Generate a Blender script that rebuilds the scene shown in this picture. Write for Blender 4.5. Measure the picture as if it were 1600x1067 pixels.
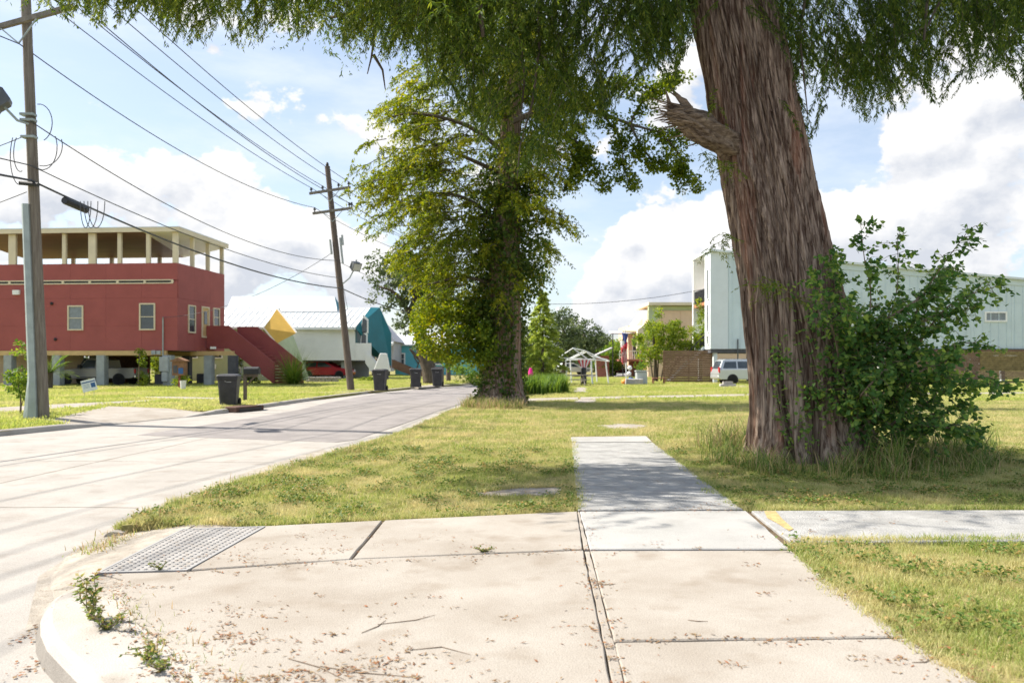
import bpy, bmesh, math, random
import numpy as np
from mathutils import Vector, noise as mnoise

SC = bpy.context.scene
COL = SC.collection
for _o in list(bpy.data.objects):
    bpy.data.objects.remove(_o)
R = math.radians
F, CX, HY, EYE = 1250.0, 800.0, 567.0, 1.5      # survey of the place: focal length, centre column, eye level row, eye height

# ---------------------------------------------------------------- camera
cam = bpy.data.cameras.new('camera')
cam.sensor_width = 36.0
cam.lens = 36.0 * F / 1600.0
cam.shift_y = 33.5 / 1600.0
cam.clip_start, cam.clip_end = 0.1, 3000.0
cam.dof.use_dof = True
cam.dof.focus_distance = 8.5
cam.dof.aperture_fstop = 2.4
cam_o = bpy.data.objects.new('camera', cam)
cam_o.location = (0, 0, EYE)
cam_o.rotation_euler = (R(90), 0, 0)
COL.objects.link(cam_o)
SC.camera = cam_o

# ---------------------------------------------------------------- sun, sky, exposure
SUN_DIR = Vector((-0.966, 0.26, 0.0)).normalized()
SUN_EL = R(47)
sv = Vector((SUN_DIR.x * math.cos(SUN_EL), SUN_DIR.y * math.cos(SUN_EL), math.sin(SUN_EL)))
sun = bpy.data.lights.new('sun', 'SUN')
sun.energy = 5.0
sun.angle = R(0.5)
sun.color = (1.0, 0.93, 0.82)
sun_o = bpy.data.objects.new('sun', sun)
sun_o.rotation_euler = (-sv).to_track_quat('-Z', 'Y').to_euler()
sun_o.location = sv * 60
COL.objects.link(sun_o)
SC.view_settings.view_transform = 'Standard'
SC.view_settings.look = 'None'
SC.view_settings.exposure = 0.97
SC.view_settings.gamma = 1.0
SC.view_settings.use_curve_mapping = False
SC.cycles.max_bounces = 8
SC.cycles.transparent_max_bounces = 12
SC.cycles.use_denoising = True

def build_world():
    w = bpy.data.worlds.new('World')
    SC.world = w
    w.use_nodes = True
    nt = w.node_tree
    nt.nodes.clear()
    N, L = nt.nodes, nt.links
    def put(sock, v):
        if isinstance(v, (int, float)):
            sock.default_value = v
        elif isinstance(v, tuple):
            sock.default_value = v
        else:
            L.new(v, sock)
    def m(op, a, b=None, c=None, clamp=False):
        n = N.new('ShaderNodeMath')
        n.operation = op
        n.use_clamp = clamp
        put(n.inputs[0], a)
        if b is not None: put(n.inputs[1], b)
        if c is not None: put(n.inputs[2], c)
        return n.outputs[0]
    def vm(op, a, b=None):
        n = N.new('ShaderNodeVectorMath')
        n.operation = op
        put(n.inputs[0], a)
        if b is not None: put(n.inputs[1], b)
        return n.outputs[0]
    def smooth(x, a, b):
        n = N.new('ShaderNodeMapRange')
        n.interpolation_type = 'SMOOTHSTEP'
        put(n.inputs[0], x)
        n.inputs[1].default_value, n.inputs[2].default_value = a, b
        return n.outputs[0]
    def mix(f, a, b):
        n = N.new('ShaderNodeMix')
        n.data_type = 'RGBA'
        put(n.inputs[0], f)
        put(n.inputs[6], a)
        put(n.inputs[7], b)
        return n.outputs[2]
    def noise(v, scale, detail=8, rough=.55):
        n = N.new('ShaderNodeTexNoise')
        L.new(v, n.inputs['Vector'])
        n.inputs['Scale'].default_value = scale
        n.inputs['Detail'].default_value = detail
        n.inputs['Roughness'].default_value = rough
        return n.outputs[0]
    geo = N.new('ShaderNodeTexCoord').outputs['Generated']
    sep = N.new('ShaderNodeSeparateXYZ')
    L.new(geo, sep.inputs[0])
    x, y, z = sep.outputs
    az = m('ARCTAN2', x, y)
    el = m('ARCSINE', z)
    # heaps of cumulus round the horizon: (azimuth, elevation, half-widths, weight)
    blobs = []
    def blob(px, py, rx, ry, k):
        a = math.atan((px - CX) / F)
        e = math.atan((HY - py) / math.hypot(F, px - CX))
        blobs.append((a, e, rx / F, ry / F, k * .57))
    for b in [(150, 315, 75, 60, .30), (355, 340, 62, 85, .36), (455, 390, 85, 62, .33), (330, 425, 220, 40, .16), (30, 330, 80, 60, .2),
              (985, 420, 105, 90, .34), (1090, 365, 80, 55, .3), (930, 480, 90, 50, .2), (1130, 450, 90, 90, .3),
              (1470, 230, 130, 80, .34), (1350, 350, 95, 45, .28), (1590, 300, 110, 85, .3), (1490, 350, 90, 45, .22), (1250, 400, 90, 80, .2),
              (1560, 400, 80, 50, .3), (1040, 120, 70, 80, .22), (450, 158, 90, 22, .14), (600, 440, 70, 45, .2),
              (1050, 265, 85, 36, -.22), (1315, 240, 45, 50, -.28), (940, 300, 40, 45, -.16), (480, 250, 90, 45, -.16), (250, 210, 160, 40, -.10)]:
        blob(*b)
    def bias(dv):
        tot = None
        for a, e, ra, re, k in blobs:
            da = m('MULTIPLY', m('SUBTRACT', az, a), 1 / ra)
            de = m('MULTIPLY', m('SUBTRACT', m('ADD', el, dv), e), 1 / re)
            q = m('ADD', m('MULTIPLY', da, da), m('MULTIPLY', de, de))
            g = m('MULTIPLY', m('EXPONENT', m('MULTIPLY', q, -0.8)), k)
            tot = g if tot is None else m('ADD', tot, g)
        return tot
    base = vm('MULTIPLY', geo, (1, 1, 1.45))
    n1 = noise(base, 8.0, 10, .58)
    off = vm('ADD', base, (-.012, 0, .034))
    n2 = noise(off, 8.0, 8, .56)
    hor = m('MULTIPLY', smooth(el, .5, .05), .03)
    d1 = m('ADD', m('ADD', n1, bias(0.0)), hor)
    d2 = m('ADD', m('ADD', n2, bias(0.024)), hor)
    alpha = smooth(d1, .605, .655)
    lit = m('ADD', m('MULTIPLY', m('SUBTRACT', d1, d2), 4.6), .58, clamp=True)
    ccol = mix(lit, (3.65, 3.85, 4.25, 1), (5.7, 5.65, 5.6, 1))
    sky = N.new('ShaderNodeTexSky')
    sky.sky_type = 'NISHITA'
    sky.sun_disc = False
    sky.sun_elevation = SUN_EL
    sky.sun_rotation = math.atan2(SUN_DIR.x, SUN_DIR.y)
    sky.air_density, sky.dust_density, sky.ozone_density = 1.0, 1.2, 1.5
    cir = noise(vm('MULTIPLY', geo, (1.2, 1.2, 4.0)), 2.6, 7, .6)
    veil = m('ADD', m('MULTIPLY', smooth(cir, .40, .68), .42), .27)
    skyc = mix(veil, sky.outputs[0], (5.2, 5.5, 5.95, 1))
    c = mix(alpha, skyc, ccol)
    bg = N.new('ShaderNodeBackground')
    L.new(c, bg.inputs['Color'])
    bg.inputs['Strength'].default_value = 0.1
    out = N.new('ShaderNodeOutputWorld')
    L.new(bg.outputs[0], out.inputs['Surface'])
build_world()

# ---------------------------------------------------------------- survey helpers
def G(px, py, z=0.0):
    """point at height z of the place seen at that row and column of the survey photograph"""
    Y = (EYE - z) * F / (py - HY)
    return Vector(((px - CX) * Y / F, Y, z))
def At(px, py, Y):
    return Vector(((px - CX) * Y / F, Y, EYE + (HY - py) * Y / F))

# ---------------------------------------------------------------- materials
def mat(name, col, rough=.75, var=.12, scale=2.0, bump=0.0, bscale=60.0, metal=0.0, spec=.3, stretch=(1, 1, 1), col2=None, lo=.35, hi=.65, detail=6, speck=None):
    m = bpy.data.materials.new(name)
    m.use_nodes = True
    nt = m.node_tree
    N, L = nt.nodes, nt.links
    p = N['Principled BSDF']
    p.inputs['Roughness'].default_value = rough
    p.inputs['Metallic'].default_value = metal
    p.inputs['Specular IOR Level'].default_value = spec
    tc = N.new('ShaderNodeTexCoord')
    mp = N.new('ShaderNodeMapping')
    mp.inputs['Scale'].default_value = stretch
    L.new(tc.outputs['Object'], mp.inputs['Vector'])
    n = N.new('ShaderNodeTexNoise')
    n.inputs['Scale'].default_value = scale
    n.inputs['Detail'].default_value = detail
    n.inputs['Roughness'].default_value = .62
    L.new(mp.outputs[0], n.inputs['Vector'])
    mr = N.new('ShaderNodeMapRange')
    mr.inputs[1].default_value, mr.inputs[2].default_value = lo, hi
    L.new(n.outputs[0], mr.inputs[0])
    mx = N.new('ShaderNodeMix')
    mx.data_type = 'RGBA'
    a = tuple(c * (1 - var) for c in col)
    b = tuple(min(c * (1 + var), .95) for c in col) if col2 is None else col2
    if col2 is not None: a = col
    mx.inputs[6].default_value = (*a, 1)
    mx.inputs[7].default_value = (*b, 1)
    L.new(mr.outputs[0], mx.inputs[0])
    res = mx.outputs[2]
    if speck:
        sc_, amt, scol = speck
        n3 = N.new('ShaderNodeTexNoise')
        n3.inputs['Scale'].default_value = sc_
        n3.inputs['Detail'].default_value = 3
        L.new(mp.outputs[0], n3.inputs['Vector'])
        r3 = N.new('ShaderNodeMapRange')
        r3.inputs[1].default_value, r3.inputs[2].default_value = .55, .75
        r3.inputs[4].default_value = amt
        L.new(n3.outputs[0], r3.inputs[0])
        m3 = N.new('ShaderNodeMix')
        m3.data_type = 'RGBA'
        m3.inputs[7].default_value = (*scol, 1)
        L.new(r3.outputs[0], m3.inputs[0])
        L.new(res, m3.inputs[6])
        res = m3.outputs[2]
    L.new(res, p.inputs['Base Color'])
    if bump:
        n2 = N.new('ShaderNodeTexNoise')
        n2.inputs['Scale'].default_value = bscale
        n2.inputs['Detail'].default_value = 5
        L.new(mp.outputs[0], n2.inputs['Vector'])
        bp = N.new('ShaderNodeBump')
        bp.inputs['Strength'].default_value = bump
        bp.inputs['Distance'].default_value = .02
        L.new(n2.outputs[0], bp.inputs['Height'])
        L.new(bp.outputs[0], p.inputs['Normal'])
    return m

def leafmat(name, ramp, trans=.38, patch=None, rough=.55):
    """leaf: per-leaf 'rnd' attribute picks a colour of the ramp; patch = (scale, colour, amount) drifts of another hue over the place"""
    m = bpy.data.materials.new(name)
    m.use_nodes = True
    nt = m.node_tree
    N, L = nt.nodes, nt.links
    N.clear()
    at = N.new('ShaderNodeAttribute')
    at.attribute_name = 'rnd'
    cr = N.new('ShaderNodeValToRGB')
    e = cr.color_ramp.elements
    for i, c in enumerate(ramp):
        t = i / (len(ramp) - 1)
        if i == 0: el = e[0]
        elif i == len(ramp) - 1: el = e[len(e) - 1]
        else: el = e.new(t)
        el.position = t
        el.color = (*c, 1)
    L.new(at.outputs['Fac'], cr.inputs[0])
    col = cr.outputs[0]
    if patch:
        ps, pc, pa = patch
        g = N.new('ShaderNodeNewGeometry')
        n = N.new('ShaderNodeTexNoise')
        n.inputs['Scale'].default_value = ps
        n.inputs['Detail'].default_value = 5
        L.new(g.outputs['Position'], n.inputs['Vector'])
        mr = N.new('ShaderNodeMapRange')
        mr.inputs[1].default_value, mr.inputs[2].default_value = .45, .60
        n.inputs['Roughness'].default_value = .72
        mr.inputs[4].default_value = pa
        L.new(n.outputs[0], mr.inputs[0])
        mx = N.new('ShaderNodeMix')
        mx.data_type = 'RGBA'
        L.new(mr.outputs[0], mx.inputs[0])
        L.new(col, mx.inputs[6])
        mx.inputs[7].default_value = (*pc, 1)
        col = mx.outputs[2]
    d = N.new('ShaderNodeBsdfPrincipled')
    d.inputs['Roughness'].default_value = rough
    d.inputs['Specular IOR Level'].default_value = .25
    L.new(col, d.inputs['Base Color'])
    t = N.new('ShaderNodeBsdfTranslucent')
    hs = N.new('ShaderNodeHueSaturation')
    hs.inputs['Value'].default_value = 1.5
    hs.inputs['Saturation'].default_value = 1.1
    hs.inputs['Hue'].default_value = .485
    L.new(col, hs.inputs['Color'])
    L.new(hs.outputs[0], t.inputs[0])
    ms = N.new('ShaderNodeMixShader')
    ms.inputs[0].default_value = trans
    L.new(d.outputs[0], ms.inputs[1])
    L.new(t.outputs[0], ms.inputs[2])
    o = N.new('ShaderNodeOutputMaterial')
    L.new(ms.outputs[0], o.inputs['Surface'])
    return m

def slabmat(name, col, col2, dirt):
    """old concrete: blotches, brown stains, fine grit"""
    m = mat(name, col, rough=.9, col2=col2, scale=.9, bump=.25, bscale=90, spec=.15, lo=.3, hi=.7, detail=10, speck=(2.3, .55, dirt))
    nt = m.node_tree
    N, L = nt.nodes, nt.links
    p = N['Principled BSDF']
    src = p.inputs['Base Color'].links[0].from_socket
    tc = [n for n in N if n.type == 'MAPPING'][0]
    v = N.new('ShaderNodeTexNoise')
    v.inputs['Scale'].default_value = 150
    v.inputs['Detail'].default_value = 2
    L.new(tc.outputs[0], v.inputs['Vector'])
    mr = N.new('ShaderNodeMapRange')
    mr.inputs[1].default_value, mr.inputs[2].default_value = .3, .7
    mr.inputs[3].default_value, mr.inputs[4].default_value = .82, 1.12
    L.new(v.outputs[0], mr.inputs[0])
    mx = N.new('ShaderNodeMix')
    mx.data_type = 'RGBA'
    mx.blend_type = 'MULTIPLY'
    mx.inputs[0].default_value = 1
    L.new(src, mx.inputs[6])
    L.new(mr.outputs[0], mx.inputs[7])
    L.new(mx.outputs[2], p.inputs['Base Color'])
    return m

MT = {}
def build_mats():
    M = MT
    M['ground'] = mat('soil', (.10, .085, .05), .95, .3, .6)
    M['thatch'] = mat('thatch', (.17, .18, .055), .95, col2=(.30, .25, .12), scale=1.2, bump=.6, bscale=70, spec=.05)
    M['road'] = slabmat('road_concrete', (.315, .295, .27), (.41, .385, .355), (.25, .215, .18))
    M['asphalt'] = mat('asphalt', (.245, .226, .218), .9, .16, 1.2, .4, 160, spec=.2, speck=(35, .5, (.30, .28, .28)))
    M['slab'] = slabmat('slab_concrete', (.285, .25, .21), (.40, .37, .33), (.21, .165, .12))
    M['slab_pale'] = slabmat('pale_concrete', (.34, .335, .32), (.41, .405, .39), (.28, .27, .25))
    M['slab_rough'] = mat('rough_concrete', (.29, .287, .277), .95, col2=(.42, .417, .405), scale=3, bump=.9, bscale=70, spec=.1, speck=(60, .6, (.25, .25, .26)))
    M['kerb'] = slabmat('kerb_concrete', (.36, .33, .295), (.45, .42, .385), (.25, .22, .18))
    M['kerb_face'] = slabmat('kerb_face_shade_dirt', (.19, .175, .155), (.33, .305, .275), (.14, .115, .09))  # road face: shade painted in as a darker tone, plus dirt stains
    M['joint'] = mat('joint_dirt', (.15, .115, .08), 1, .35, 20, .8, 80, spec=0)
    M['sand'] = mat('sandy_dirt', (.36, .325, .28), 1, .2, 4, .6, 90, spec=.05, speck=(30, .5, (.2, .16, .11)))
    M['plate'] = mat('plate_grey', (.295, .283, .27), .7, .14, 6, .3, 60, speck=(14, .6, (.25, .20, .15)))
    M['plate_rim'] = mat('plate_rim', (.31, .305, .30), .6, .1, 6)
    M['paint_yellow'] = mat('yellow_spray', (.44, .33, .15), .8, .2, 12, .6, 60)
    M['bark'] = mat('bark', (.095, .060, .045), .92, col2=(.41, .315, .25), scale=9, bump=1.0, bscale=34, spec=.08, stretch=(2.4, 2.4, .09), lo=.40, hi=.62, detail=12, speck=(1.6, .6, (.36, .16, .10)))
    M['bark_dark'] = mat('bark_dark', (.075, .06, .048), .95, col2=(.15, .125, .10), scale=6, bump=.8, bscale=30, spec=.1, stretch=(2, 2, .4))
    M['twig'] = mat('twig_bark', (.20, .15, .11), .9, .25, 10)
    M['deadwood'] = mat('deadwood', (.075, .05, .035), .9, col2=(.30, .23, .17), scale=9, bump=.8, bscale=40, stretch=(.5, 2, 2))
    M['cypress'] = leafmat('cypress_leaf', [(.026, .054, .010), (.055, .105, .016), (.11, .165, .024), (.22, .26, .04)], .44)
    M['cypress_far'] = leafmat('cypress_leaf_far', [(.045, .085, .010), (.11, .165, .016), (.20, .245, .024), (.33, .33, .036)], .48)
    M['sunlit_vine'] = leafmat('sunlit_vine_leaf', [(.075, .13, .014), (.14, .20, .020), (.25, .29, .026), (.33, .31, .03)], .45)  # sunlit yellow-green put into the vine's leaf colour
    M['ivy'] = leafmat('ivy_leaf', [(.035, .075, .014), (.07, .125, .02), (.13, .18, .03), (.22, .19, .05)], .35)
    M['tallow'] = leafmat('tallow_leaf', [(.055, .135, .036), (.10, .21, .052), (.17, .29, .068), (.34, .44, .09)], .48)
    M['oak'] = leafmat('oak_leaf', [(.04, .065, .028), (.07, .105, .04), (.11, .15, .058), (.15, .19, .07)], .35)
    M['light_conifer'] = leafmat('pale_conifer_leaf', [(.15, .22, .05), (.25, .34, .07), (.36, .44, .09), (.45, .50, .11)], .5)
    M['bamboo'] = leafmat('bamboo_leaf', [(.065, .13, .02), (.14, .21, .028), (.23, .30, .034), (.31, .36, .045)], .45)
    M['shrub'] = leafmat('shrub_leaf', [(.05, .11, .02), (.10, .185, .032), (.17, .26, .04), (.26, .32, .05)], .42)
    M['blade'] = leafmat('grass_blade', [(.15, .22, .05), (.23, .30, .078), (.32, .375, .11), (.44, .43, .17), (.60, .53, .30)], .42, patch=(.8, (.60, .52, .28), .72), rough=.6)
    M['blade_far'] = leafmat('far_grass_blade', [(.21, .30, .065), (.29, .37, .085), (.38, .44, .11), (.48, .48, .17)], .42, patch=(.22, (.58, .53, .26), .6), rough=.6)
    M['tallgrass'] = leafmat('tall_grass', [(.07, .13, .035), (.13, .21, .05), (.23, .29, .08), (.40, .35, .17), (.38, .29, .16)], .44)
    M['weed'] = leafmat('weed_leaf', [(.08, .14, .03), (.14, .21, .045), (.21, .25, .06), (.38, .28, .11)], .38)
    M['litter'] = leafmat('litter_bits', [(.26, .16, .085), (.16, .10, .05), (.30, .22, .12), (.30, .115, .045), (.09, .06, .04)], .05, rough=.9)
    M['wood_pole'] = mat('pole_wood', (.15, .125, .10), .95, col2=(.26, .23, .19), scale=7, bump=.7, bscale=40, stretch=(3, 3, .2))
    M['wood_pole_dark'] = mat('dark_pole_wood', (.11, .085, .07), .95, col2=(.17, .135, .115), scale=7, bump=.7, bscale=40, stretch=(3, 3, .2))
    M['arm_wood'] = mat('crossarm_wood', (.20, .18, .155), .95, .25, 6, .4, 40)
    M['galv'] = mat('galvanised', (.36, .41, .40), .55, .12, 3, metal=.3)
    M['wire'] = mat('wire', (.07, .075, .085), .6, .1, 3)
    M['black'] = mat('black_plastic', (.03, .03, .033), .45, .2, 4)
    M['bin'] = mat('bin_plastic', (.045, .044, .048), .5, .2, 3, .1, 60)
    M['lampgrey'] = mat('lamp_housing', (.10, .11, .12), .5, .15, 5)
    M['lens'] = mat('lamp_lens', (.45, .47, .46), .2, .1, 5)
    M['ceramic'] = mat('insulator', (.06, .065, .075), .3, .1, 5)
    M['red'] = mat('red_panel', (.36, .098, .088), .7, .07, .8, .1, 30)
    M['red_dark'] = mat('red_stair', (.31, .078, .07), .7, .08, .8)
    M['cream'] = mat('cream_paint', (.74, .64, .46), .6, .06, 1.5)
    M['tan'] = mat('tan_beam', (.62, .43, .20), .7, .1, 1.5)
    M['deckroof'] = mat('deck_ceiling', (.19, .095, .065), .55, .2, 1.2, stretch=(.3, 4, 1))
    M['white'] = mat('white_paint', (.87, .87, .85), .55, .05, .6)
    M['roofwhite'] = mat('white_metal_roof', (.72, .74, .74), .4, .05, .5, metal=.1)
    M['pier'] = mat('pier_concrete', (.36, .39, .38), .9, .14, 2, .3, 30)
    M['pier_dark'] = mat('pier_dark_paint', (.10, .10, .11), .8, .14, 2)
    M['tanwall'] = mat('tan_wall', (.42, .33, .25), .8, .1, 1)
    M['green_siding'] = mat('green_siding', (.47, .53, .33), .7, .06, 1)
    M['yellow'] = mat('yellow_soffit', (.68, .42, .08), .6, .08, 1)
    M['teal'] = mat('teal_panel', (.015, .15, .19), .5, .1, .7)
    M['greywall'] = mat('grey_wall', (.45, .44, .46), .8, .08, 1)
    M['cyan'] = mat('cyan_siding', (.14, .47, .56), .7, .08, .8)
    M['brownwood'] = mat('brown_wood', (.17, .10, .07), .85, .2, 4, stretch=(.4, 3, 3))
    M['peach'] = mat('peach_panel', (.74, .54, .39), .75, .06, .8)
    M['paleblue'] = mat('pale_blue_metal', (.60, .70, .73), .55, .06, .5)
    M['bluewhite'] = mat('blue_white_trim', (.70, .76, .78), .55, .05, .6)
    M['soffit'] = mat('orange_wood_soffit', (.40, .18, .08), .6, .15, 2)
    M['brick'] = mat('brick_red', (.30, .13, .09), .9, .2, 6)
    M['glass'] = mat('window_glass', (.05, .065, .08), .06, .3, 1.2, spec=.8)
    M['blind'] = mat('window_blind', (.22, .25, .27), .25, .15, 4, spec=.6)
    M['slat'] = mat('fence_slat', (.17, .10, .062), .85, col2=(.28, .185, .12), scale=5, bump=.4, bscale=40, stretch=(.25, 3, 3))
    M['slat_khaki'] = mat('fence_slat_khaki', (.26, .20, .085), .85, .3, 4)  # lighter, yellower tone than the other slats
    M['carsilver'] = mat('silver_paint', (.55, .57, .58), .28, .04, 1, metal=.55, spec=.5)
    M['cargrey'] = mat('pewter_paint', (.27, .262, .25), .3, .05, 1, metal=.25, spec=.5)
    M['carred'] = mat('red_paint', (.42, .015, .035), .25, .05, 1, metal=.15, spec=.6)
    M['carmaroon'] = mat('maroon_paint', (.14, .012, .022), .25, .05, 1, metal=.15, spec=.6)
    M['cardark'] = mat('dark_paint', (.04, .042, .05), .25, .05, 1, spec=.6)
    M['tyre'] = mat('tyre', (.02, .02, .021), .85, .2, 6)
    M['rim'] = mat('alloy_rim', (.62, .63, .64), .3, .05, 5, metal=.7)
    M['tail'] = mat('tail_light', (.55, .03, .03), .2, .1, 5)
    M['headlamp'] = mat('head_light', (.75, .76, .76), .15, .05, 5)
    M['chrome'] = mat('chrome', (.6, .6, .6), .2, .05, 5, metal=.9)
    M['signwhite'] = mat('sign_white', (.78, .80, .84), .5, .03, 4)
    M['signblue'] = mat('sign_blue', (.05, .13, .34), .5, .1, 8)
    M['signgrey'] = mat('sign_print', (.35, .42, .55), .5, .1, 8)
    M['meter'] = mat('meter_grey', (.42, .45, .45), .5, .1, 3)
    M['boxwood'] = mat('box_wood', (.24, .13, .075), .8, .25, 4)
    M['potwhite'] = mat('pot_white', (.75, .75, .74), .5, .05, 4)
    M['pink'] = mat('pink_cloth', (.75, .03, .26), .8, .15, 6)
    M['flagred'] = mat('flag_red', (.55, .05, .07), .85, .12, 6)
    M['flagwhite'] = mat('flag_white', (.78, .76, .75), .85, .06, 6)
    M['flagblue'] = mat('flag_blue', (.05, .07, .22), .85, .12, 6)
    M['tubewhite'] = mat('white_tube', (.80, .82, .82), .35, .04, 5)
    M['weathered'] = mat('weathered_wood', (.25, .23, .20), .9, .25, 5, stretch=(.3, 3, 3))
    M['orange'] = mat('orange_plastic', (.75, .28, .05), .5, .1, 5)
    M['stone'] = mat('edging_stone', (.40, .38, .36), .9, .2, 5, .5, 30)
    M['label'] = mat('label_print', (.72, .73, .72), .6, .03, 5)
    M['rust'] = mat('rusty_iron', (.10, .055, .04), .9, .3, 9, .5, 40)
build_mats()

# ---------------------------------------------------------------- object helpers
def tag(o, label=None, cat=None, group=None, kind=None):
    if label: o['label'] = label
    if cat: o['category'] = cat
    if group: o['group'] = group
    if kind: o['kind'] = kind
    return o
def thing(name, label, cat, loc=(0, 0, 0), rz=0.0, group=None):
    o = bpy.data.objects.new(name, None)
    o.empty_display_size = .2
    COL.objects.link(o)
    o.location = loc
    o.rotation_euler = (0, 0, rz)
    return tag(o, label, cat, group)
def link_mesh(name, me, m, parent=None, kind=None):
    if m is not None: me.materials.append(MT[m] if isinstance(m, str) else m)
    o = bpy.data.objects.new(name, me)
    COL.objects.link(o)
    o.parent = parent
    if kind: o['kind'] = kind
    return o
def copy_tree(o, parent=None):
    c = o.copy()
    COL.objects.link(c)
    if parent is not None: c.parent = parent
    for ch in list(o.children): copy_tree(ch, c)
    return c

class MB:
    def __init__(s): s.v, s.f = [], []
    def add(s, vs, fs):
        b = len(s.v)
        s.v += [tuple(v) for v in vs]
        s.f += [tuple(i + b for i in f) for f in fs]
        return s
    def hexa(s, p):                     # 4 bottom points then 4 top points
        return s.add(p, [(3, 2, 1, 0), (4, 5, 6, 7), (0, 1, 5, 4), (1, 2, 6, 5), (2, 3, 7, 6), (3, 0, 4, 7)])
    def box(s, x0, x1, y0, y1, z0, z1):
        return s.hexa([(x0, y0, z0), (x1, y0, z0), (x1, y1, z0), (x0, y1, z0), (x0, y0, z1), (x1, y0, z1), (x1, y1, z1), (x0, y1, z1)])
    def prism(s, poly, vec):
        n = len(poly)
        vec = Vector(vec)
        a = [Vector(p) for p in poly]
        return s.add(a + [p + vec for p in a], [tuple(range(n - 1, -1, -1)), tuple(range(n, 2 * n))] + [(i, (i + 1) % n, n + (i + 1) % n, n + i) for i in range(n)])
    def poly(s, pts): return s.add(pts, [tuple(range(len(pts)))])
    def tube(s, pts, r, n=8, caps=True):
        pts = [Vector(p) for p in pts]
        if isinstance(r, (int, float)): r = [r] * len(pts)
        vs, fs = [], []
        up = Vector((.13, .21, 1)).normalized()
        for i, p in enumerate(pts):
            t = (pts[min(i + 1, len(pts) - 1)] - pts[max(i - 1, 0)]).normalized()
            u = up.cross(t)
            if u.length < .2: u = Vector((1, .1, 0)).cross(t)
            u.normalize()
            w = t.cross(u)
            for k in range(n):
                a = 2 * math.pi * k / n
                vs.append(p + (u * math.cos(a) + w * math.sin(a)) * r[i])
        for i in range(len(pts) - 1):
            for k in range(n):
                fs.append((i * n + k, i * n + (k + 1) % n, (i + 1) * n + (k + 1) % n, (i + 1) * n + k))
        if caps:
            fs.append(tuple(range(n - 1, -1, -1)))
            fs.append(tuple((len(pts) - 1) * n + k for k in range(n)))
        return s.add(vs, fs)
    def bar(s, a, b, w, h):             # rectangular bar, h measured upwards
        a, b = Vector(a), Vector(b)
        t = (b - a).normalized()
        u = t.cross(Vector((0, 0, 1)))
        if u.length < .05: u = Vector((1, 0, 0))
        u.normalize()
        k = u.cross(t).normalized()
        u, k = u * (w / 2), k * (h / 2)
        return s.hexa([a - u - k, a + u - k, b + u - k, b - u - k, a - u + k, a + u + k, b + u + k, b - u + k])
    def lathe(s, prof, c=(0, 0, 0), n=16, axis='z'):
        vs, fs = [], []
        for r, h in prof:
            for k in range(n):
                a = 2 * math.pi * k / n
                q = (r * math.cos(a), r * math.sin(a), h)
                if axis == 'y': q = (q[0], q[2], q[1])
                if axis == 'x': q = (q[2], q[0], q[1])
                vs.append((q[0] + c[0], q[1] + c[1], q[2] + c[2]))
        for i in range(len(prof) - 1):
            for k in range(n):
                fs.append((i * n + k, i * n + (k + 1) % n, (i + 1) * n + (k + 1) % n, (i + 1) * n + k))
        fs.append(tuple(range(n)))
        fs.append(tuple((len(prof) - 1) * n + k for k in range(n)))
        return s.add(vs, fs)
    def build(s, name, m, parent=None, smooth=False, bevel=0.0, kind=None, origin=None):
        vs = s.v
        if origin is not None:
            ox = Vector(origin)
            vs = [tuple(Vector(v) - ox) for v in vs]
        me = bpy.data.meshes.new(name)
        me.from_pydata(vs, [], s.f)
        bm = bmesh.new()
        bm.from_mesh(me)
        bmesh.ops.recalc_face_normals(bm, faces=bm.faces)
        if bevel:
            bmesh.ops.bevel(bm, geom=[e for e in bm.edges if len(e.link_faces) == 2 and e.calc_face_angle(0) > .5], offset=bevel, segments=1, affect='EDGES')
        bm.to_mesh(me)
        bm.free()
        if smooth: me.polygons.foreach_set('use_smooth', [True] * len(me.polygons))
        o = link_mesh(name, me, m, parent, kind)
        if origin is not None: o.location = origin
        return o

class LF:
    """leaf cloud built with numpy: quads (kite-shaped) with a per-leaf 'rnd' value"""
    def __init__(s): s.V, s.R = [], []
    def kites(s, p, a, b, rnd, fold=0.0):
        """p base point, a length vector, b half-width vector (all N,3)"""
        n = np.cross(a, b)
        n /= (np.linalg.norm(n, axis=1, keepdims=True) + 1e-9)
        ln = np.linalg.norm(a, axis=1, keepdims=True)
        mid = p + a * .45 + n * ln * fold
        s.V.append(np.stack([p, mid + b, p + a, mid - b], 1))
        s.R.append(np.repeat(rnd, 4))
    def build(s, name, m, parent=None, kind=None, origin=(0, 0, 0)):
        V = np.concatenate(s.V).reshape(-1, 3) - np.array(origin, float)
        rn = np.concatenate(s.R)
        nq = len(V) // 4
        me = bpy.data.meshes.new(name)
        me.vertices.add(len(V))
        me.vertices.foreach_set('co', V.astype(np.float32).ravel())
        me.loops.add(nq * 4)
        me.loops.foreach_set('vertex_index', np.arange(nq * 4, dtype=np.int32))
        me.polygons.add(nq)
        me.polygons.foreach_set('loop_start', np.arange(0, nq * 4, 4, dtype=np.int32))
        me.update(calc_edges=True)
        at = me.attributes.new('rnd', 'FLOAT', 'POINT')
        at.data.foreach_set('value', np.clip(rn, 0, 1).astype(np.float32))
        return link_mesh(name, me, m, parent, kind)

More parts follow.
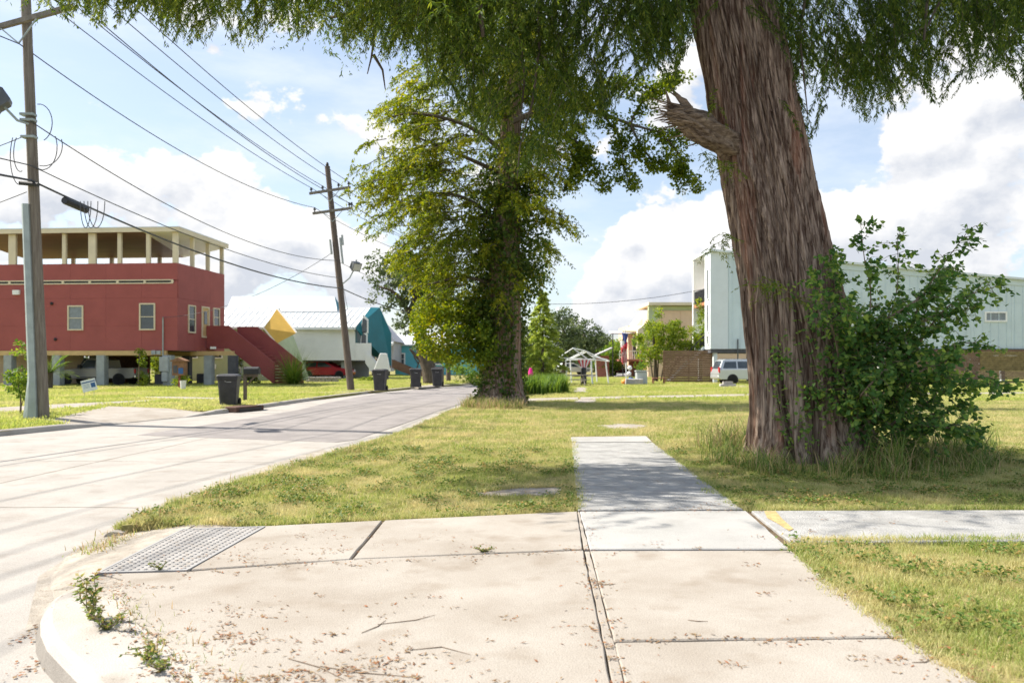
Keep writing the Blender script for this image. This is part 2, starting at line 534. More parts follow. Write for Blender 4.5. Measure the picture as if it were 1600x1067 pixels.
RG = np.random.default_rng(7)
random.seed(7)
def unit(v): return v / (np.linalg.norm(v, axis=-1, keepdims=True) + 1e-9)
def rdir(n, zs=1.0):
    v = RG.normal(size=(n, 3))
    v[:, 2] *= zs
    return unit(v)
def perp(a):
    return unit(np.cross(a, RG.normal(size=a.shape)))
def inpoly(P, poly):
    x, y = P[:, 0], P[:, 1]
    r = np.zeros(len(P), bool)
    n = len(poly)
    for i in range(n):
        x1, y1 = poly[i][0], poly[i][1]
        x2, y2 = poly[(i + 1) % n][0], poly[(i + 1) % n][1]
        if y1 == y2: continue
        c = ((y1 > y) != (y2 > y)) & (x < (x2 - x1) * (y - y1) / (y2 - y1) + x1)
        r ^= c
    return r
# ================================================================ THE SETTING
ROADZ = -0.13
KR = [(-3.69, 7.5), (-3.72, 8.9), (-3.45, 11.2), (-3.1, 13.4), (-2.38, 18.6), (-2.0, 25.7), (-.9, 36), (1.2, 50), (4.4, 62), (9.5, 78), (21, 112), (60, 200)]
KL = [(-23, -24), (-15.1, 5), (-11.4, 17.9), (-9.35, 26), (-8.7, 34), (-7.7, 42), (-6.2, 50), (-2.8, 60), (.6, 70), (6.4, 90), (18, 125), (57, 210)]
def xat(pl, y):
    ys = [p[1] for p in pl]
    return np.interp(y, ys, [p[0] for p in pl])

m = MB()
m.poly([(-900, -300, -.19), (900, -300, -.19), (900, 1400, -.19), (-900, 1400, -.19)])
m.build('ground', 'ground', kind='structure')

# road: concrete sheet, then the asphalt laid on it
m = MB()
m.poly([(-60, -40, ROADZ), (60, -40, ROADZ), (60, 4, ROADZ), (0, 16, ROADZ), (-13, 24, ROADZ), (-60, 6, ROADZ)])
ys = [16, 20, 26, 34, 42, 50, 60, 70, 90, 125, 205]
for i, (a, b) in enumerate(zip(ys[:-1], ys[1:])):
    m.poly([(xat(KL, a) - .6, a, ROADZ), (xat(KR, a) + .5, a, ROADZ), (xat(KR, b) + .5, b, ROADZ), (xat(KL, b) - .6, b, ROADZ)] if a >= 26 else
           [(xat(KL, a) - .6, a, ROADZ - .004), (xat(KR, a) + .5, a, ROADZ - .004), (xat(KR, b) + .5, b, ROADZ - .004), (xat(KL, b) - .6, b, ROADZ - .004)] if a > 16 else
           [(xat(KL, 16.) - .6, 16.01, ROADZ - .002), (xat(KR, 16.) + .5, 16.01, ROADZ - .002), (xat(KR, b) + .5, b, ROADZ - .002), (xat(KL, b) - .6, b, ROADZ - .002)])
m.build('road', 'road', kind='structure')
m = MB()
AZ = ROADZ + .006
la = [(-8.45, 18.05), (-7.9, 21.8), (-7.35, 27.2), (-7.6, 34), (-7.1, 42), (-5.5, 50), (-2.2, 60), (1.2, 70), (7, 90), (18.5, 125), (57.5, 205)]
ra = [(-3.6, 16.4), (-3.3, 17.0), (-2.95, 21), (-2.6, 26), (-1.5, 36), (.6, 50), (3.9, 62), (9.0, 78), (20.4, 112), (59, 200)]
N_ = 26
yl = np.linspace(0, 1, N_) ** 1.8
L_ = [Vector((np.interp(18.05 + t * 187, [p[1] for p in la], [p[0] for p in la]) + random.uniform(-.03, .03), 18.05 + t * 187, AZ)) for t in yl]
R_ = [Vector((np.interp(16.4 + t * 187, [p[1] for p in ra], [p[0] for p in ra]) + random.uniform(-.04, .04), 16.4 + t * 187, AZ)) for t in yl]
for i in range(N_ - 1):
    m.poly([L_[i], R_[i], R_[i + 1], L_[i + 1]])
    m.poly([L_[i + 1], L_[i + 1] + Vector((-.01, 0, -.005)), L_[i] + Vector((-.01, 0, -.005)), L_[i]])
m.poly([L_[0], L_[0] + Vector((0, -.01, -.005)), R_[0] + Vector((0, -.01, -.005)), R_[0]])
o_ = m.build('asphalt_road', 'asphalt', kind='structure')

m = MB()
for a, c in (((-15, 9.35), (-4.2, 9.0)), ((-13, 13.6), (-3.9, 13.1)), ((-7.3, 4.2), (-6.6, 17.6)), ((-20, 5.2), (-5.2, 4.8))):
    a, c = Vector((*a, ROADZ + .004)), Vector((*c, ROADZ + .004))
    n_ = (c - a).normalized().cross(Vector((0, 0, 1))) * .006
    q_ = [a.lerp(c, t) + Vector((random.gauss(0, .012), random.gauss(0, .012), 0)) for t in np.linspace(0, 1, 24)]
    for u_, v_ in zip(q_[:-1], q_[1:]): m.poly([u_ - n_, v_ - n_, v_ + n_, u_ + n_])
m.build('road_joint', 'joint', kind='structure')
# sandy dirt washed over the gutter at the dropped kerb
m = MB()
sp = [G(40, 985, -.126), G(60, 900, -.126), G(130, 855, -.126), G(185, 815, -.126), G(262, 782, -.126), G(325, 757, -.126), G(415, 728, -.126), G(505, 701, -.126),
      (-2.9, 13.6, -.126), (-3.4, 11.2, -.126), (-3.6, 9, -.126), (-3.4, 7.4, -.126), (-3.0, 6.4, -.126), (-2.7, 5.3, -.126)]
m.poly(sp)
m.build('dirt_strip', 'sand', kind='structure')
m = MB()
dz = [(-3.74, 7.72, -.1), (-3.10, 7.85, -.03), (-2.2, 7.45, -.035), (-2.0, 6.0, -.035), (-2.25, 5.1, -.03), (-2.8, 5.2, -.03), (-3.0, 5.35, -.075), (-3.35, 5.25, -.1285), (-3.62, 6.1, -.1285), (-3.85, 6.95, -.1285)]
ri = [(-2.55, 5.40, -.004), (-2.98, 5.62, -.03), (-2.99, 5.80, -.016), (-2.98, 7.22, -.016), (-2.98, 7.80, -.03), (-3.60, 7.80, -.085)]
ro = [(-3.09, 5.40, -.1285), (-3.30, 5.72, -.1285), (-3.52, 6.1, -.1285), (-3.78, 6.8, -.1285), (-3.88, 7.3, -.1285), (-3.86, 7.72, -.1285)]
for i in range(5): m.poly([ri[i], ro[i], ro[i + 1], ri[i + 1]])
m.poly([(-3.05, 7.1, -.028), (-2.1, 7.1, -.028), (-2.1, 7.55, -.028), (-3.05, 7.9, -.028)])
m.build('dirt_ramp', 'sand', kind='structure')
MB().poly([(-2.95, 5.66, -.006), (-2.55, 5.6, -.004), (-2.3, 5.1, -.004), (-2.75, 5.1, -.004)]).build('dirt_patch', 'sand', kind='structure')

# lawns: raised sheets with a skirt down to the road
def lawn(name, poly, z=-.022):
    m = MB()
    n = len(poly)
    top = [(x, y, z) for x, y in poly]
    m.poly(top)
    for i in range(n):
        a, b = top[i], top[(i + 1) % n]
        m.poly([a, b, (b[0], b[1], -.185), (a[0], a[1], -.185)])
    o = m.build(name, 'thatch', kind='structure')
    return o
near_edge = [(-.9, 2.75), (-1.5, 3.3), (-2.05, 4.2), (-2.6, 5.05), (-2.75, 5.45)]
LAWN_R = [(x + .03, y) for x, y in KR] + [(500, 200), (500, 2.6), (2.2, 2.6)] + near_edge + [(-2.15, 7.4), (-3.05, 7.75)]
lawn('lawn', LAWN_R)
APR = [(float(xat(KL, 19.7)), 19.7), (float(xat(KL, 22.6)), 22.6), (float(xat(KL, 25.5)), 25.5), (-11.3, 26.3), (-13.9, 27.6), (-12.25, 20.9)]
LAWN_L = [(x, y) for x, y in reversed(KL) if y > 25.6] + [APR[2], APR[3], APR[4], APR[5], APR[0]] + [(x, y) for x, y in reversed(KL) if y < 19] + [(-500, -24), (-500, 210)]
lawn('side_lawn', LAWN_L)

# kerbs
def kerb(name, pts, w, side, ztop, zlo=-.16, m='kerb', r=.03):
    """kerb swept along pts; its road face on the polyline, the body to the given side"""
    P = [Vector((p[0], p[1], 0)) for p in pts]
    mb = MB()
    prof = [(-.045, zlo), (-.012, -.055), (.012, -.022), (.05, 0), (w * .5, .004), (w, -.004), (w, zlo)]
    vs = []
    for i, p in enumerate(P):
        t = (P[min(i + 1, len(P) - 1)] - P[max(i - 1, 0)]).normalized()
        nr = Vector((-t.y, t.x, 0)) * side
        zt = ztop[i] if isinstance(ztop, list) else ztop
        for d, h in prof:
            z = h if h == zlo else h + zt
            q = p + nr * d
            vs.append((q.x, q.y, z))
    k = len(prof)
    fs = [(i * k + j, i * k + j + 1, (i + 1) * k + j + 1, (i + 1) * k + j) for i in range(len(P) - 1) for j in range(k - 1)]
    fs += [tuple(range(k - 1, -1, -1)), tuple((len(P) - 1) * k + j for j in range(k))]
    mb.add(vs, fs)
    o = mb.build(name, m, kind='structure')
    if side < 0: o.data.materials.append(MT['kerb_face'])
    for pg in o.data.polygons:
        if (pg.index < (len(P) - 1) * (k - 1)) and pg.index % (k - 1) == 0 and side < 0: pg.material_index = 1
    return o
def smooth_line(pts, n):
    pts = np.array(pts, float)
    d = np.r_[0, np.cumsum(np.linalg.norm(np.diff(pts, axis=0), axis=1))]
    out = []
    for t in np.linspace(0, d[-1], n):
        i = min(max(np.searchsorted(d, t) - 1, 0), len(d) - 2)
        u = (t - d[i]) / (d[i + 1] - d[i])
        p0, p1, p2, p3 = pts[max(i - 1, 0)], pts[i], pts[i + 1], pts[min(i + 2, len(pts) - 1)]
        out.append(.5 * ((2 * p1) + (p2 - p0) * u + (2 * p0 - 5 * p1 + 4 * p2 - p3) * u * u + (3 * p1 - p0 - 3 * p2 + p3) * u ** 3))
    return [tuple(q) for q in out]
ck = smooth_line([(8, 1.9), (1.5, 2.0), (-.5, 2.45), (-1.3, 2.98), (-2.08, 3.86), (-2.55, 4.38), (-2.88, 4.92), (-3.05, 5.35), (-3.08, 5.62)], 44)
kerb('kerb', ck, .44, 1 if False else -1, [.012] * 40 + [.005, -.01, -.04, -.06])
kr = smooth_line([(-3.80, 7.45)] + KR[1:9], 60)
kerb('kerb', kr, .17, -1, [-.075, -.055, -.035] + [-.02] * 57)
kl = smooth_line(KL[0:11], 70)
kerb('kerb', kl, .2, 1, [-.12 if 19.9 < p[1] < 25.4 else 0.0 for p in kl])

# pavement slabs (each a piece of the sidewalk)
walk = tag(bpy.data.objects.new('sidewalk', None), kind='structure')
COL.objects.link(walk)
def slab(pts, m='slab', z=.012, th=.09, bevel=.008, tilt=0):
    """pts: corners in the survey photograph (px) or Vectors, top at height z"""
    P = [Vector((p.x, p.y, z)) if isinstance(p, Vector) else G(p[0], p[1], z) for p in pts]
    b = MB()
    if bevel:
        Q = []
        for i, p in enumerate(P):
            q = P[(i + 1) % len(P)]
            k = max(1, int((q - p).length / .16))
            for j in range(k):
                e = p.lerp(q, j / k)
                if j: e = e + Vector((random.gauss(0, .0028), random.gauss(0, .0028), 0))
                Q.append(e)
        P = Q
    b.prism([p - Vector((0, 0, th)) for p in P], (0, 0, th))
    return b.build('slab', m, walk, bevel=bevel)
inner = [Vector((x, y, 0)) for x, y in [(-2.68, 5.52), (-2.47, 5.02), (-2.17, 4.62), (-1.78, 4.18), (-1.42, 3.75), (-1.02, 3.3), (-.3, 2.86), (.3, 2.66)]]
SL_A = [(165, 896), (300, 892), (555, 873.2), (912, 859.2), (954.5, 1067)] + [Vector((.95, 2.5, 0)), Vector((.32, 2.62, 0))] + list(reversed(inner[:-1]))
slab(SL_A)
slab([(412, 821.5), (597, 812.5), (547, 872.5), (297, 889.5)])
slab([(601, 812.5), (902, 798.5), (910, 857), (551, 872.5)])
slab([(914, 861), (921.5, 861), (975, 1067), Vector((1.02, 2.5, 0)), Vector((.97, 2.5, 0)), (957, 1067)], z=.006, bevel=.004)
slab([(906, 798.5), (1166, 797.5), (1233, 856.5), (922, 857)], 'slab_pale')
slab([(903, 799.5), (905.2, 799.5), (920, 857), (912.5, 857)], z=.006, bevel=.003)
slab([(923, 860), (1236, 859.5), (1290, 903), (1350, 946), (1414, 993.5), (959, 1000)])
slab([(961, 1003), (1418, 996.5), (1530, 1067), Vector((2.35, 2.5, 0)), Vector((1.05, 2.5, 0)), (977, 1067)])
slab([(893, 691.5), (1020, 691), (1161, 795), (903, 796)], 'slab_rough')
slab([(892, 682.5), (1010, 681), (1019, 689.8), (893, 690.3)], 'slab_pale', z=.016)
slab([(1174, 797.5), (1760, 796), (1790, 843), (1237, 846)], 'slab_rough')
slab([(1766, 796), (2420, 796), (2450, 843), (1796, 843)], 'slab_rough')
slab([(742, 767), (800, 761.5), (878, 760), (876, 771), (800, 774), (748, 773)], z=-.008, th=.04)
slab([(930, 664.5), (970, 661), (1012, 664), (1000, 669), (950, 669)], z=-.006, th=.03)
FAR_WALK = [(818, 622.5), (960, 619), (1165, 615.5), (1700, 612), (1700, 614.8), (1165, 619), (960, 622.5), (818, 627)]
for i in range(6):
    xs = [818, 905, 1010, 1165, 1330, 1500, 1700]
    yt = np.interp([xs[i] + 2, xs[i + 1] - 2], [818, 960, 1165, 1700], [622.5, 619, 615.5, 612])
    yb = np.interp([xs[i] + 2, xs[i + 1] - 2], [818, 960, 1165, 1700], [627, 622.5, 619, 614.8])
    slab([(xs[i] + 2, yt[0]), (xs[i + 1] - 2, yt[1]), (xs[i + 1] - 2, yb[1]), (xs[i] + 2, yb[0])], z=.01, bevel=0)
slab([(898, 605), (916, 605), (919, 613), (894, 613)], z=.0, bevel=0)
slab([(896, 624), (930, 623), (932, 628.5), (898, 629)], z=.0, bevel=0)
slab([(890, 592.5), (906, 592.5), (908, 598.5), (888, 598.5)], z=.02, bevel=0)
slab([(1128, 602), (1166, 601), (1166, 605), (1128, 605.5)], z=.02, bevel=0)
# left side of the street
LW = [([(-130, 641), (-20, 637.5), (-20, 646), (-130, 651)]), ([(-18, 637.4), (66, 632.6), (66, 641.5), (-18, 645.8)]), ([(68, 632.4), (160, 628), (166, 633), (68, 641.3)]),
      ([(162, 628), (256, 623.8), (250, 626.2), (168, 632.8)]), ([(190, 619.3), (262, 619.6), (345, 621.2), (345, 624.6), (258, 623.6)])]
for q in LW: slab(q, z=.012, bevel=0)
b = MB()
at_ = [Vector((x + (.03 if i < 3 else 0), y, -.108 if i < 3 else .014)) for i, (x, y) in enumerate(APR)]
b.prism([p - Vector((0, 0, .1)) for p in at_], (0, 0, .1))
b.build('driveway_apron', 'slab', walk)
slab([(497, 612), (560, 606.5), (575, 608.5), (510, 616)], z=.01, bevel=0)
slab([(640, 603.2), (672, 600.5), (690, 602.5), (655, 605)], z=.01, bevel=0)
# dirt bed that shows in the joints
b = MB()
b.poly([G(160, 897, -.016), G(412, 822, -.016), G(902, 799, -.016), G(893, 682, -.016), G(1011, 681, -.016), G(1162, 797, -.016), G(2420, 797, -.016), G(2450, 843, -.016), G(1237, 850, -.016), G(1414, 995, -.016), Vector((2.3, 2.6, -.016)), Vector((.3, 2.66, -.016)), *[Vector((p.x, p.y, -.016)) for p in reversed(inner[:-1])]])
b.build('joint_bed', 'joint', walk)

# tactile plate at the dropped kerb
tp = thing('tactile_plate', 'grey tactile paving plate with raised dots set into the dropped kerb', 'tactile plate')
c00, c10, c11, c01 = G(158, 893, -.012), G(291, 889, .016), G(409, 823, .016), G(287, 827, -.012)
b = MB()
def pq(u, v, dz=0): return (c00 * (1 - u) * (1 - v) + c10 * u * (1 - v) + c11 * u * v + c01 * (1 - u) * v) + Vector((0, 0, dz))
b.hexa([pq(0, 0, -.03), pq(1, 0, -.03), pq(1, 1, -.03), pq(0, 1, -.03), pq(0, 0), pq(1, 0), pq(1, 1), pq(0, 1)])
b.build('plate', 'plate', tp)
b = MB()
for u0, u1, v0, v1 in ((-.03, 1.03, -.02, .0), (-.03, 1.03, 1, 1.02), (-.035, 0, 0, 1), (1, 1.035, 0, 1)):
    b.hexa([pq(u0, v0, -.03), pq(u1, v0, -.03), pq(u1, v1, -.03), pq(u0, v1, -.03), pq(u0, v0, .003), pq(u1, v0, .003), pq(u1, v1, .003), pq(u0, v1, .003)])
b.build('plate_rim', 'plate_rim', tp)
b = MB()
for i in range(11):
    for j in range(24):
        c = pq((i + .5) / 11, (j + .5) / 24)
        ring = lambda r, h: [c + Vector((r * math.cos(a), r * math.sin(a), h)) for a in np.arange(6) * math.pi / 3]
        b.add(ring(.0165, .0005) + ring(.010, .007), [(k, (k + 1) % 6, 6 + (k + 1) % 6, 6 + k) for k in range(6)] + [(6, 7, 8, 9, 10, 11)])
b.build('raised_dots', 'plate', tp, kind='stuff')

# yellow spray mark
b = MB()
b.poly([G(1194, 798, .0165), G(1212, 798, .0165), G(1222, 810, .0165), G(1240, 826, .0165), G(1233, 829, .0165), G(1213, 816, .0165), G(1199, 809, .0165)])
b.build('paint_mark', 'paint_yellow', walk)

# ---------------------------------------------------------------- grass (geometry nodes over scattered points)
def tuft_mesh(name, n, rad, hmin, hmax, w, lean, mname, flat=.0):
    V, Fc, rn = [], [], []
    for i in range(n):
        a, r = random.uniform(0, 6.283), rad * math.sqrt(random.random())
        bx, by = r * math.cos(a), r * math.sin(a)
        h = random.uniform(hmin, hmax)
        d = random.uniform(0, 6.283)
        ln = random.uniform(.3, 1) * lean * h
        dx, dy = math.cos(d) * ln, math.sin(d) * ln
        q = random.uniform(0, 6.283)
        sx, sy = math.cos(q) * w * random.uniform(.6, 1.2), math.sin(q) * w
        k = len(V)
        V += [(bx - sx, by - sy, 0), (bx + sx, by + sy, 0), (bx + dx * .4 + sx * .7, by + dy * .4 + sy * .7, h * .62), (bx + dx * .4 - sx * .7, by + dy * .4 - sy * .7, h * .62), (bx + dx, by + dy, h)]
        Fc += [(k, k + 1, k + 2, k + 3), (k + 3, k + 2, k + 4)]
        v = random.random() ** 1.15
        rn += [v] * 5
    me = bpy.data.meshes.new(name)
    me.from_pydata(V, [], Fc)
    at = me.attributes.new('rnd', 'FLOAT', 'POINT')
    at.data.foreach_set('value', rn)
    me.materials.append(MT[mname])
    return bpy.data.objects.new(name, me)

def scatter(name, pts, scl, tufts, kind='stuff'):
    col = bpy.data.collections.new(name + '_source')
    for t in tufts: col.objects.link(t)
    me = bpy.data.meshes.new(name)
    me.vertices.add(len(pts))
    me.vertices.foreach_set('co', pts.astype(np.float32).ravel())
    rot = np.zeros((len(pts), 3), np.float32)
    rot[:, 2] = RG.uniform(0, 6.283, len(pts))
    rot[:, :2] = RG.normal(0, .12, (len(pts), 2))
    a = me.attributes.new('rot', 'FLOAT_VECTOR', 'POINT')
    a.data.foreach_set('vector', rot.ravel())
    a = me.attributes.new('scl', 'FLOAT', 'POINT')
    a.data.foreach_set('value', scl.astype(np.float32))
    o = bpy.data.objects.new(name, me)
    COL.objects.link(o)
    o['kind'] = kind
    ng = bpy.data.node_groups.new(name + '_nodes', 'GeometryNodeTree')
    ng.interface.new_socket('Geometry', in_out='INPUT', socket_type='NodeSocketGeometry')
    ng.interface.new_socket('Geometry', in_out='OUTPUT', socket_type='NodeSocketGeometry')
    N, L = ng.nodes, ng.links
    gi, go = N.new('NodeGroupInput'), N.new('NodeGroupOutput')
    ci = N.new('GeometryNodeCollectionInfo')
    ci.inputs['Collection'].default_value = col
    ci.inputs['Separate Children'].default_value = True
    ci.inputs['Reset Children'].default_value = True
    ip = N.new('GeometryNodeInstanceOnPoints')
    ip.inputs['Pick Instance'].default_value = True
    na, nb = N.new('GeometryNodeInputNamedAttribute'), N.new('GeometryNodeInputNamedAttribute')
    na.data_type, nb.data_type = 'FLOAT_VECTOR', 'FLOAT'
    na.inputs['Name'].default_value, nb.inputs['Name'].default_value = 'rot', 'scl'
    L.new(gi.outputs[0], ip.inputs['Points'])
    L.new(ci.outputs[0], ip.inputs['Instance'])
    L.new(na.outputs['Attribute'], ip.inputs['Rotation'])
    L.new(nb.outputs['Attribute'], ip.inputs['Scale'])
    L.new(ip.outputs[0], go.inputs[0])
    md = o.modifiers.new('scatter', 'NODES')
    md.node_group = ng
    return o

def g2(px, py):
    p = G(px, py)
    return (p.x, p.y)
EXCL = [[g2(893, 680), g2(1011, 679), g2(1163, 796), g2(2420, 795), g2(2450, 845), g2(1237, 847), g2(1210, 850), g2(903, 797)],
        [g2(745, 768), g2(800, 762.5), g2(876, 761), g2(874, 771), g2(800, 773.5), g2(750, 773)],
        [g2(934, 664.5), g2(970, 662), g2(1008, 664), g2(998, 668), g2(954, 668)],
        [g2(*p) for p in FAR_WALK], [g2(898, 605), g2(916, 605), g2(919, 613), g2(894, 613)], [g2(896, 624), g2(930, 623), g2(932, 628.5), g2(898, 629)]]
EXCL_L = [[g2(*p) for p in q] for q in LW] + [APR]
def lawn_pts(region, n_per_m2, excl, z=-.024):
    P = np.array(region)
    x0, y0, x1, y1 = P[:, 0].min(), P[:, 1].min(), P[:, 0].max(), P[:, 1].max()
    n = int((x1 - x0) * (y1 - y0) * n_per_m2)
    q = np.stack([RG.uniform(x0, x1, n), RG.uniform(y0, y1, n)], 1)
    k = inpoly(q, region)
    q = q[k]
    # keep to what the street corner can see, with a margin
    k = (np.abs(q[:, 0]) < q[:, 1] * .9 + 3)
    q = q[k]
    for e in excl: q = q[~inpoly(q, e)]
    return np.c_[q, np.full(len(q), z)]
def dens_noise(p, s):
    return np.array([mnoise.fractal(Vector((x * s, y * s, 3.1)), 1, 2, 3) for x, y, _ in p])
near_t = [tuft_mesh('grass_tuft', 15, .05, .025, .06, .0022, .9, 'blade') for _ in range(6)]
mid_t = [tuft_mesh('grass_tuft', 22, .11, .03, .075, .0045, .9, 'blade') for _ in range(5)]
far_t = [tuft_mesh('grass_tuft', 26, .26, .035, .085, .010, .9, 'blade_far') for _ in range(4)]
slab_top = [(-3.62, 7.62), (-3.05, 7.72), g2(412, 820), g2(597, 811), g2(902, 797), g2(893, 690)]
r_near = [(-3.62, 7.6)] + [(x + .06, y) for x, y in smooth_line(KR[:5], 20)[1:] if y < 14] + [(-2.95, 14), (11.5, 14), (11.5, g2(0, 796)[1])] + [g2(1700, 796), g2(1163, 796), g2(902, 796.5), g2(597, 811), g2(412, 820)]
r_patch = [g2(1232, 849), g2(1290, 846), g2(2450, 843), (11.5, 5.5), (8, 3.2), g2(1560, 1100), g2(1520, 1062), g2(1414, 995), g2(1350, 947), g2(1290, 904), g2(1240, 862)]
pn = np.concatenate([lawn_pts(r_near, 560, EXCL), lawn_pts(r_patch, 900, EXCL)])
nz = dens_noise(pn, .9)
pn = pn[RG.random(len(pn)) < np.clip(.78 + nz * .5, .3, 1)]
scatter('lawn_grass', pn, np.clip(.85 + dens_noise(pn, 1.7) * .5 + RG.normal(0, .2, len(pn)), .45, 1.6), near_t)
# ragged fringe hanging over the slab edges
fr = []
def fringe(pts, n, spread, z=-.02):
    pts = [Vector((*p, 0)) for p in pts]
    for _ in range(n):
        i = random.randrange(len(pts) - 1)
        t = random.random()
        p = pts[i].lerp(pts[i + 1], t)
        d = (pts[i + 1] - pts[i]).normalized()
        nn = Vector((-d.y, d.x, 0)) * random.gauss(0, spread) * (1.6 if mnoise.noise(p * 2.2) > .1 else .5)
        fr.append((p.x + nn.x, p.y + nn.y, z))
fringe([g2(1237, 849), g2(1290, 906), g2(1350, 949), g2(1414, 996), g2(1530, 1069)], 420, .035)
fringe([g2(1240, 846), g2(1420, 845), g2(1600, 843)], 300, .025)
fringe([(-3.74, 7.6), (-3.4, 7.62), (-3.05, 7.72)], 170, .03, -.075)
fringe([(-3.72, 7.6), (-3.69, 8.4)], 60, .03, -.07)
fringe([(-3.6, 7.65), (-3.05, 7.7), g2(412, 819), g2(597, 810), g2(902, 796)], 420, .03)
fringe([g2(902, 796), g2(897, 740), g2(893, 690)], 260, .03)
fringe([g2(1163, 797), g2(1090, 742), g2(1020, 690)], 420, .05)
fringe([g2(1170, 796), g2(1380, 796), g2(1640, 795)], 420, .03)
fringe([g2(742, 768), g2(800, 761), g2(878, 759)], 120, .02)
fringe([(x + .16, y) for x, y in smooth_line(KR[:6], 24)], 900, .06)
frp = np.array(fr)
scatter('edge_grass', frp, RG.uniform(.8, 1.6, len(frp)), near_t)
def clover(name):
    V, Fc, rn = [], [], []
    for i in range(16):
        a, r = random.uniform(0, 6.283), .075 * math.sqrt(random.random())
        c = Vector((r * math.cos(a), r * math.sin(a), random.uniform(.02, .05)))
        d = random.uniform(0, 6.283)
        l, w = random.uniform(.016, .034), random.uniform(.006, .011)
        ux, uy = math.cos(d), math.sin(d)
        k = len(V)
        V += [tuple(c), (c.x + ux * l * .5 - uy * w, c.y + uy * l * .5 + ux * w, c.z + .008), (c.x + ux * l, c.y + uy * l, c.z - .004), (c.x + ux * l * .5 + uy * w, c.y + uy * l * .5 - ux * w, c.z + .008)]
        Fc.append((k, k + 1, k + 2, k + 3))
        rn += [random.random() ** 1.4] * 4
    me = bpy.data.meshes.new(name)
    me.from_pydata(V, [], Fc)
    at = me.attributes.new('rnd', 'FLOAT', 'POINT')
    at.data.foreach_set('value', rn)
    me.materials.append(MT['weed'])
    return bpy.data.objects.new(name, me)
pw = np.concatenate([lawn_pts(r_near, 75, EXCL, -.02), lawn_pts(r_patch, 60, EXCL, -.02)])
pw = pw[dens_noise(pw, 1.3) > .02]
scatter('lawn_weeds', pw, RG.uniform(.6, 1.7, len(pw)), [clover('clover') for _ in range(5)])
# sparse straw on the open soil at the dropped kerb
r_mid = [(x + .1, y) for x, y in smooth_line(KR[:8], 40) if 13.8 < y < 32] + [(0, 32), (26, 32), (26, 7), (11.4, 7), (11.4, 13.9), (-3, 13.9)]
pm = lawn_pts(r_mid, 125, EXCL)
pm = pm[RG.random(len(pm)) < np.clip(.82 + dens_noise(pm, .5) * .5, .35, 1)]
scatter('lawn_grass', pm, np.clip(.85 + RG.normal(0, .22, len(pm)), .4, 1.6), mid_t)
r_far = [(-1.4, 31.5)] + [(x + .1, y) for x, y in smooth_line(KR[:9], 60) if 32 < y < 62] + [(4.5, 84), (60, 84), (60, 31.5)]
pf = lawn_pts(r_far, 26, EXCL)
r_left = [(x - .3, y) for x, y in smooth_line(KL[:9], 60) if 10 < y < 62] + [(-14, 100), (-60, 100), (-60, 10)]
pl = lawn_pts(r_left, 26, EXCL_L)
pl2 = lawn_pts([(x - .3, y) for x, y in smooth_line(KL[:9], 60) if 12 < y < 34] + [(-26, 40), (-26, 12)], 50, EXCL_L)
pf = np.concatenate([pf, pl, pl2])
scatter('lawn_grass', pf, np.clip(.9 + RG.normal(0, .22, len(pf)), .4, 1.7), far_t)

# litter: needles, twigs, cone scales lying on the slabs
lt = LF()
def litter(px, py, sx, sy, n, lmin=.008, lmax=.042, wr=.14, z=.0135, cz=.5):
    n = int(n * .8)
    ncl = max(1, n // 16)
    cc = np.c_[RG.normal(px, sx, ncl), RG.normal(py, sy, ncl)]
    wh = RG.integers(ncl, size=n)
    a = cc[wh] + np.c_[RG.normal(0, 1, n) * (4 + RG.exponential(9, ncl))[wh], RG.normal(0, 1, n) * (1 + RG.exponential(1.6, ncl))[wh]]
    lone = RG.random(n) < .22
    a[lone] = np.c_[RG.normal(px, sx * 1.3, n), RG.normal(py, sy * 1.3, n)][lone]
    p = np.array([G(u, max(v, 640), z) for u, v in a])
    th = RG.uniform(0, 6.283, n)
    ln = RG.uniform(lmin, lmax, n)
    A = np.c_[np.cos(th) * ln, np.sin(th) * ln, RG.uniform(0, .2, n) * ln]
    B = np.c_[-np.sin(th) * ln * wr, np.cos(th) * ln * wr, RG.uniform(-.3, .3, n) * ln * wr]
    p[:, 2] += RG.uniform(0, .004, n)
    lt.kites(p, A, B, RG.random(n))
for px, py, sx, sy, n in [(200, 925, 40, 12, 90), (420, 930, 130, 40, 200), (330, 985, 90, 28, 260), (360, 1000, 30, 5, 150), (520, 1040, 90, 18, 420), (430, 1060, 120, 8, 380), (640, 1030, 70, 20, 160),
                          (450, 850, 70, 14, 190), (360, 868, 40, 8, 70), (700, 840, 120, 18, 60), (560, 860, 200, 6, 120), (760, 857, 14, 3, 60), (940, 912, 6, 3, 70), (1050, 890, 120, 30, 50), (1150, 1020, 160, 25, 70),
                          (1430, 1015, 40, 15, 90), (930, 960, 12, 60, 160), (1080, 856, 40, 1.5, 60), (920, 815, 10, 8, 40), (1010, 740, 60, 25, 160), (1130, 790, 25, 5, 120), (1330, 835, 80, 5, 80), (1400, 812, 130, 6, 90),
                          (150, 912, 12, 10, 60), (600, 950, 250, 60, 160), (1050, 1000, 200, 3, 90)]:
    litter(px, py, sx, sy, n)
for (x0, y0), (x1, y1), n, s in [((150, 900), (290, 1067), 520, 8), ((290, 1067), (420, 1150), 200, 8), ((1250, 866), (1530, 1067), 420, 14), ((915, 858), (975, 1067), 260, 4), ((300, 892), (911, 860), 300, 2.5), ((960, 1000), (1414, 995), 140, 2), ((720, 770), (880, 772), 260, 3), ((903, 797), (1163, 797), 160, 2.5)]:
    for t in np.linspace(0, 1, 12):
        litter(x0 + (x1 - x0) * t, y0 + (y1 - y0) * t, s + abs(x1 - x0) / 30, s * .6, n // 12, .008, .028, .3)
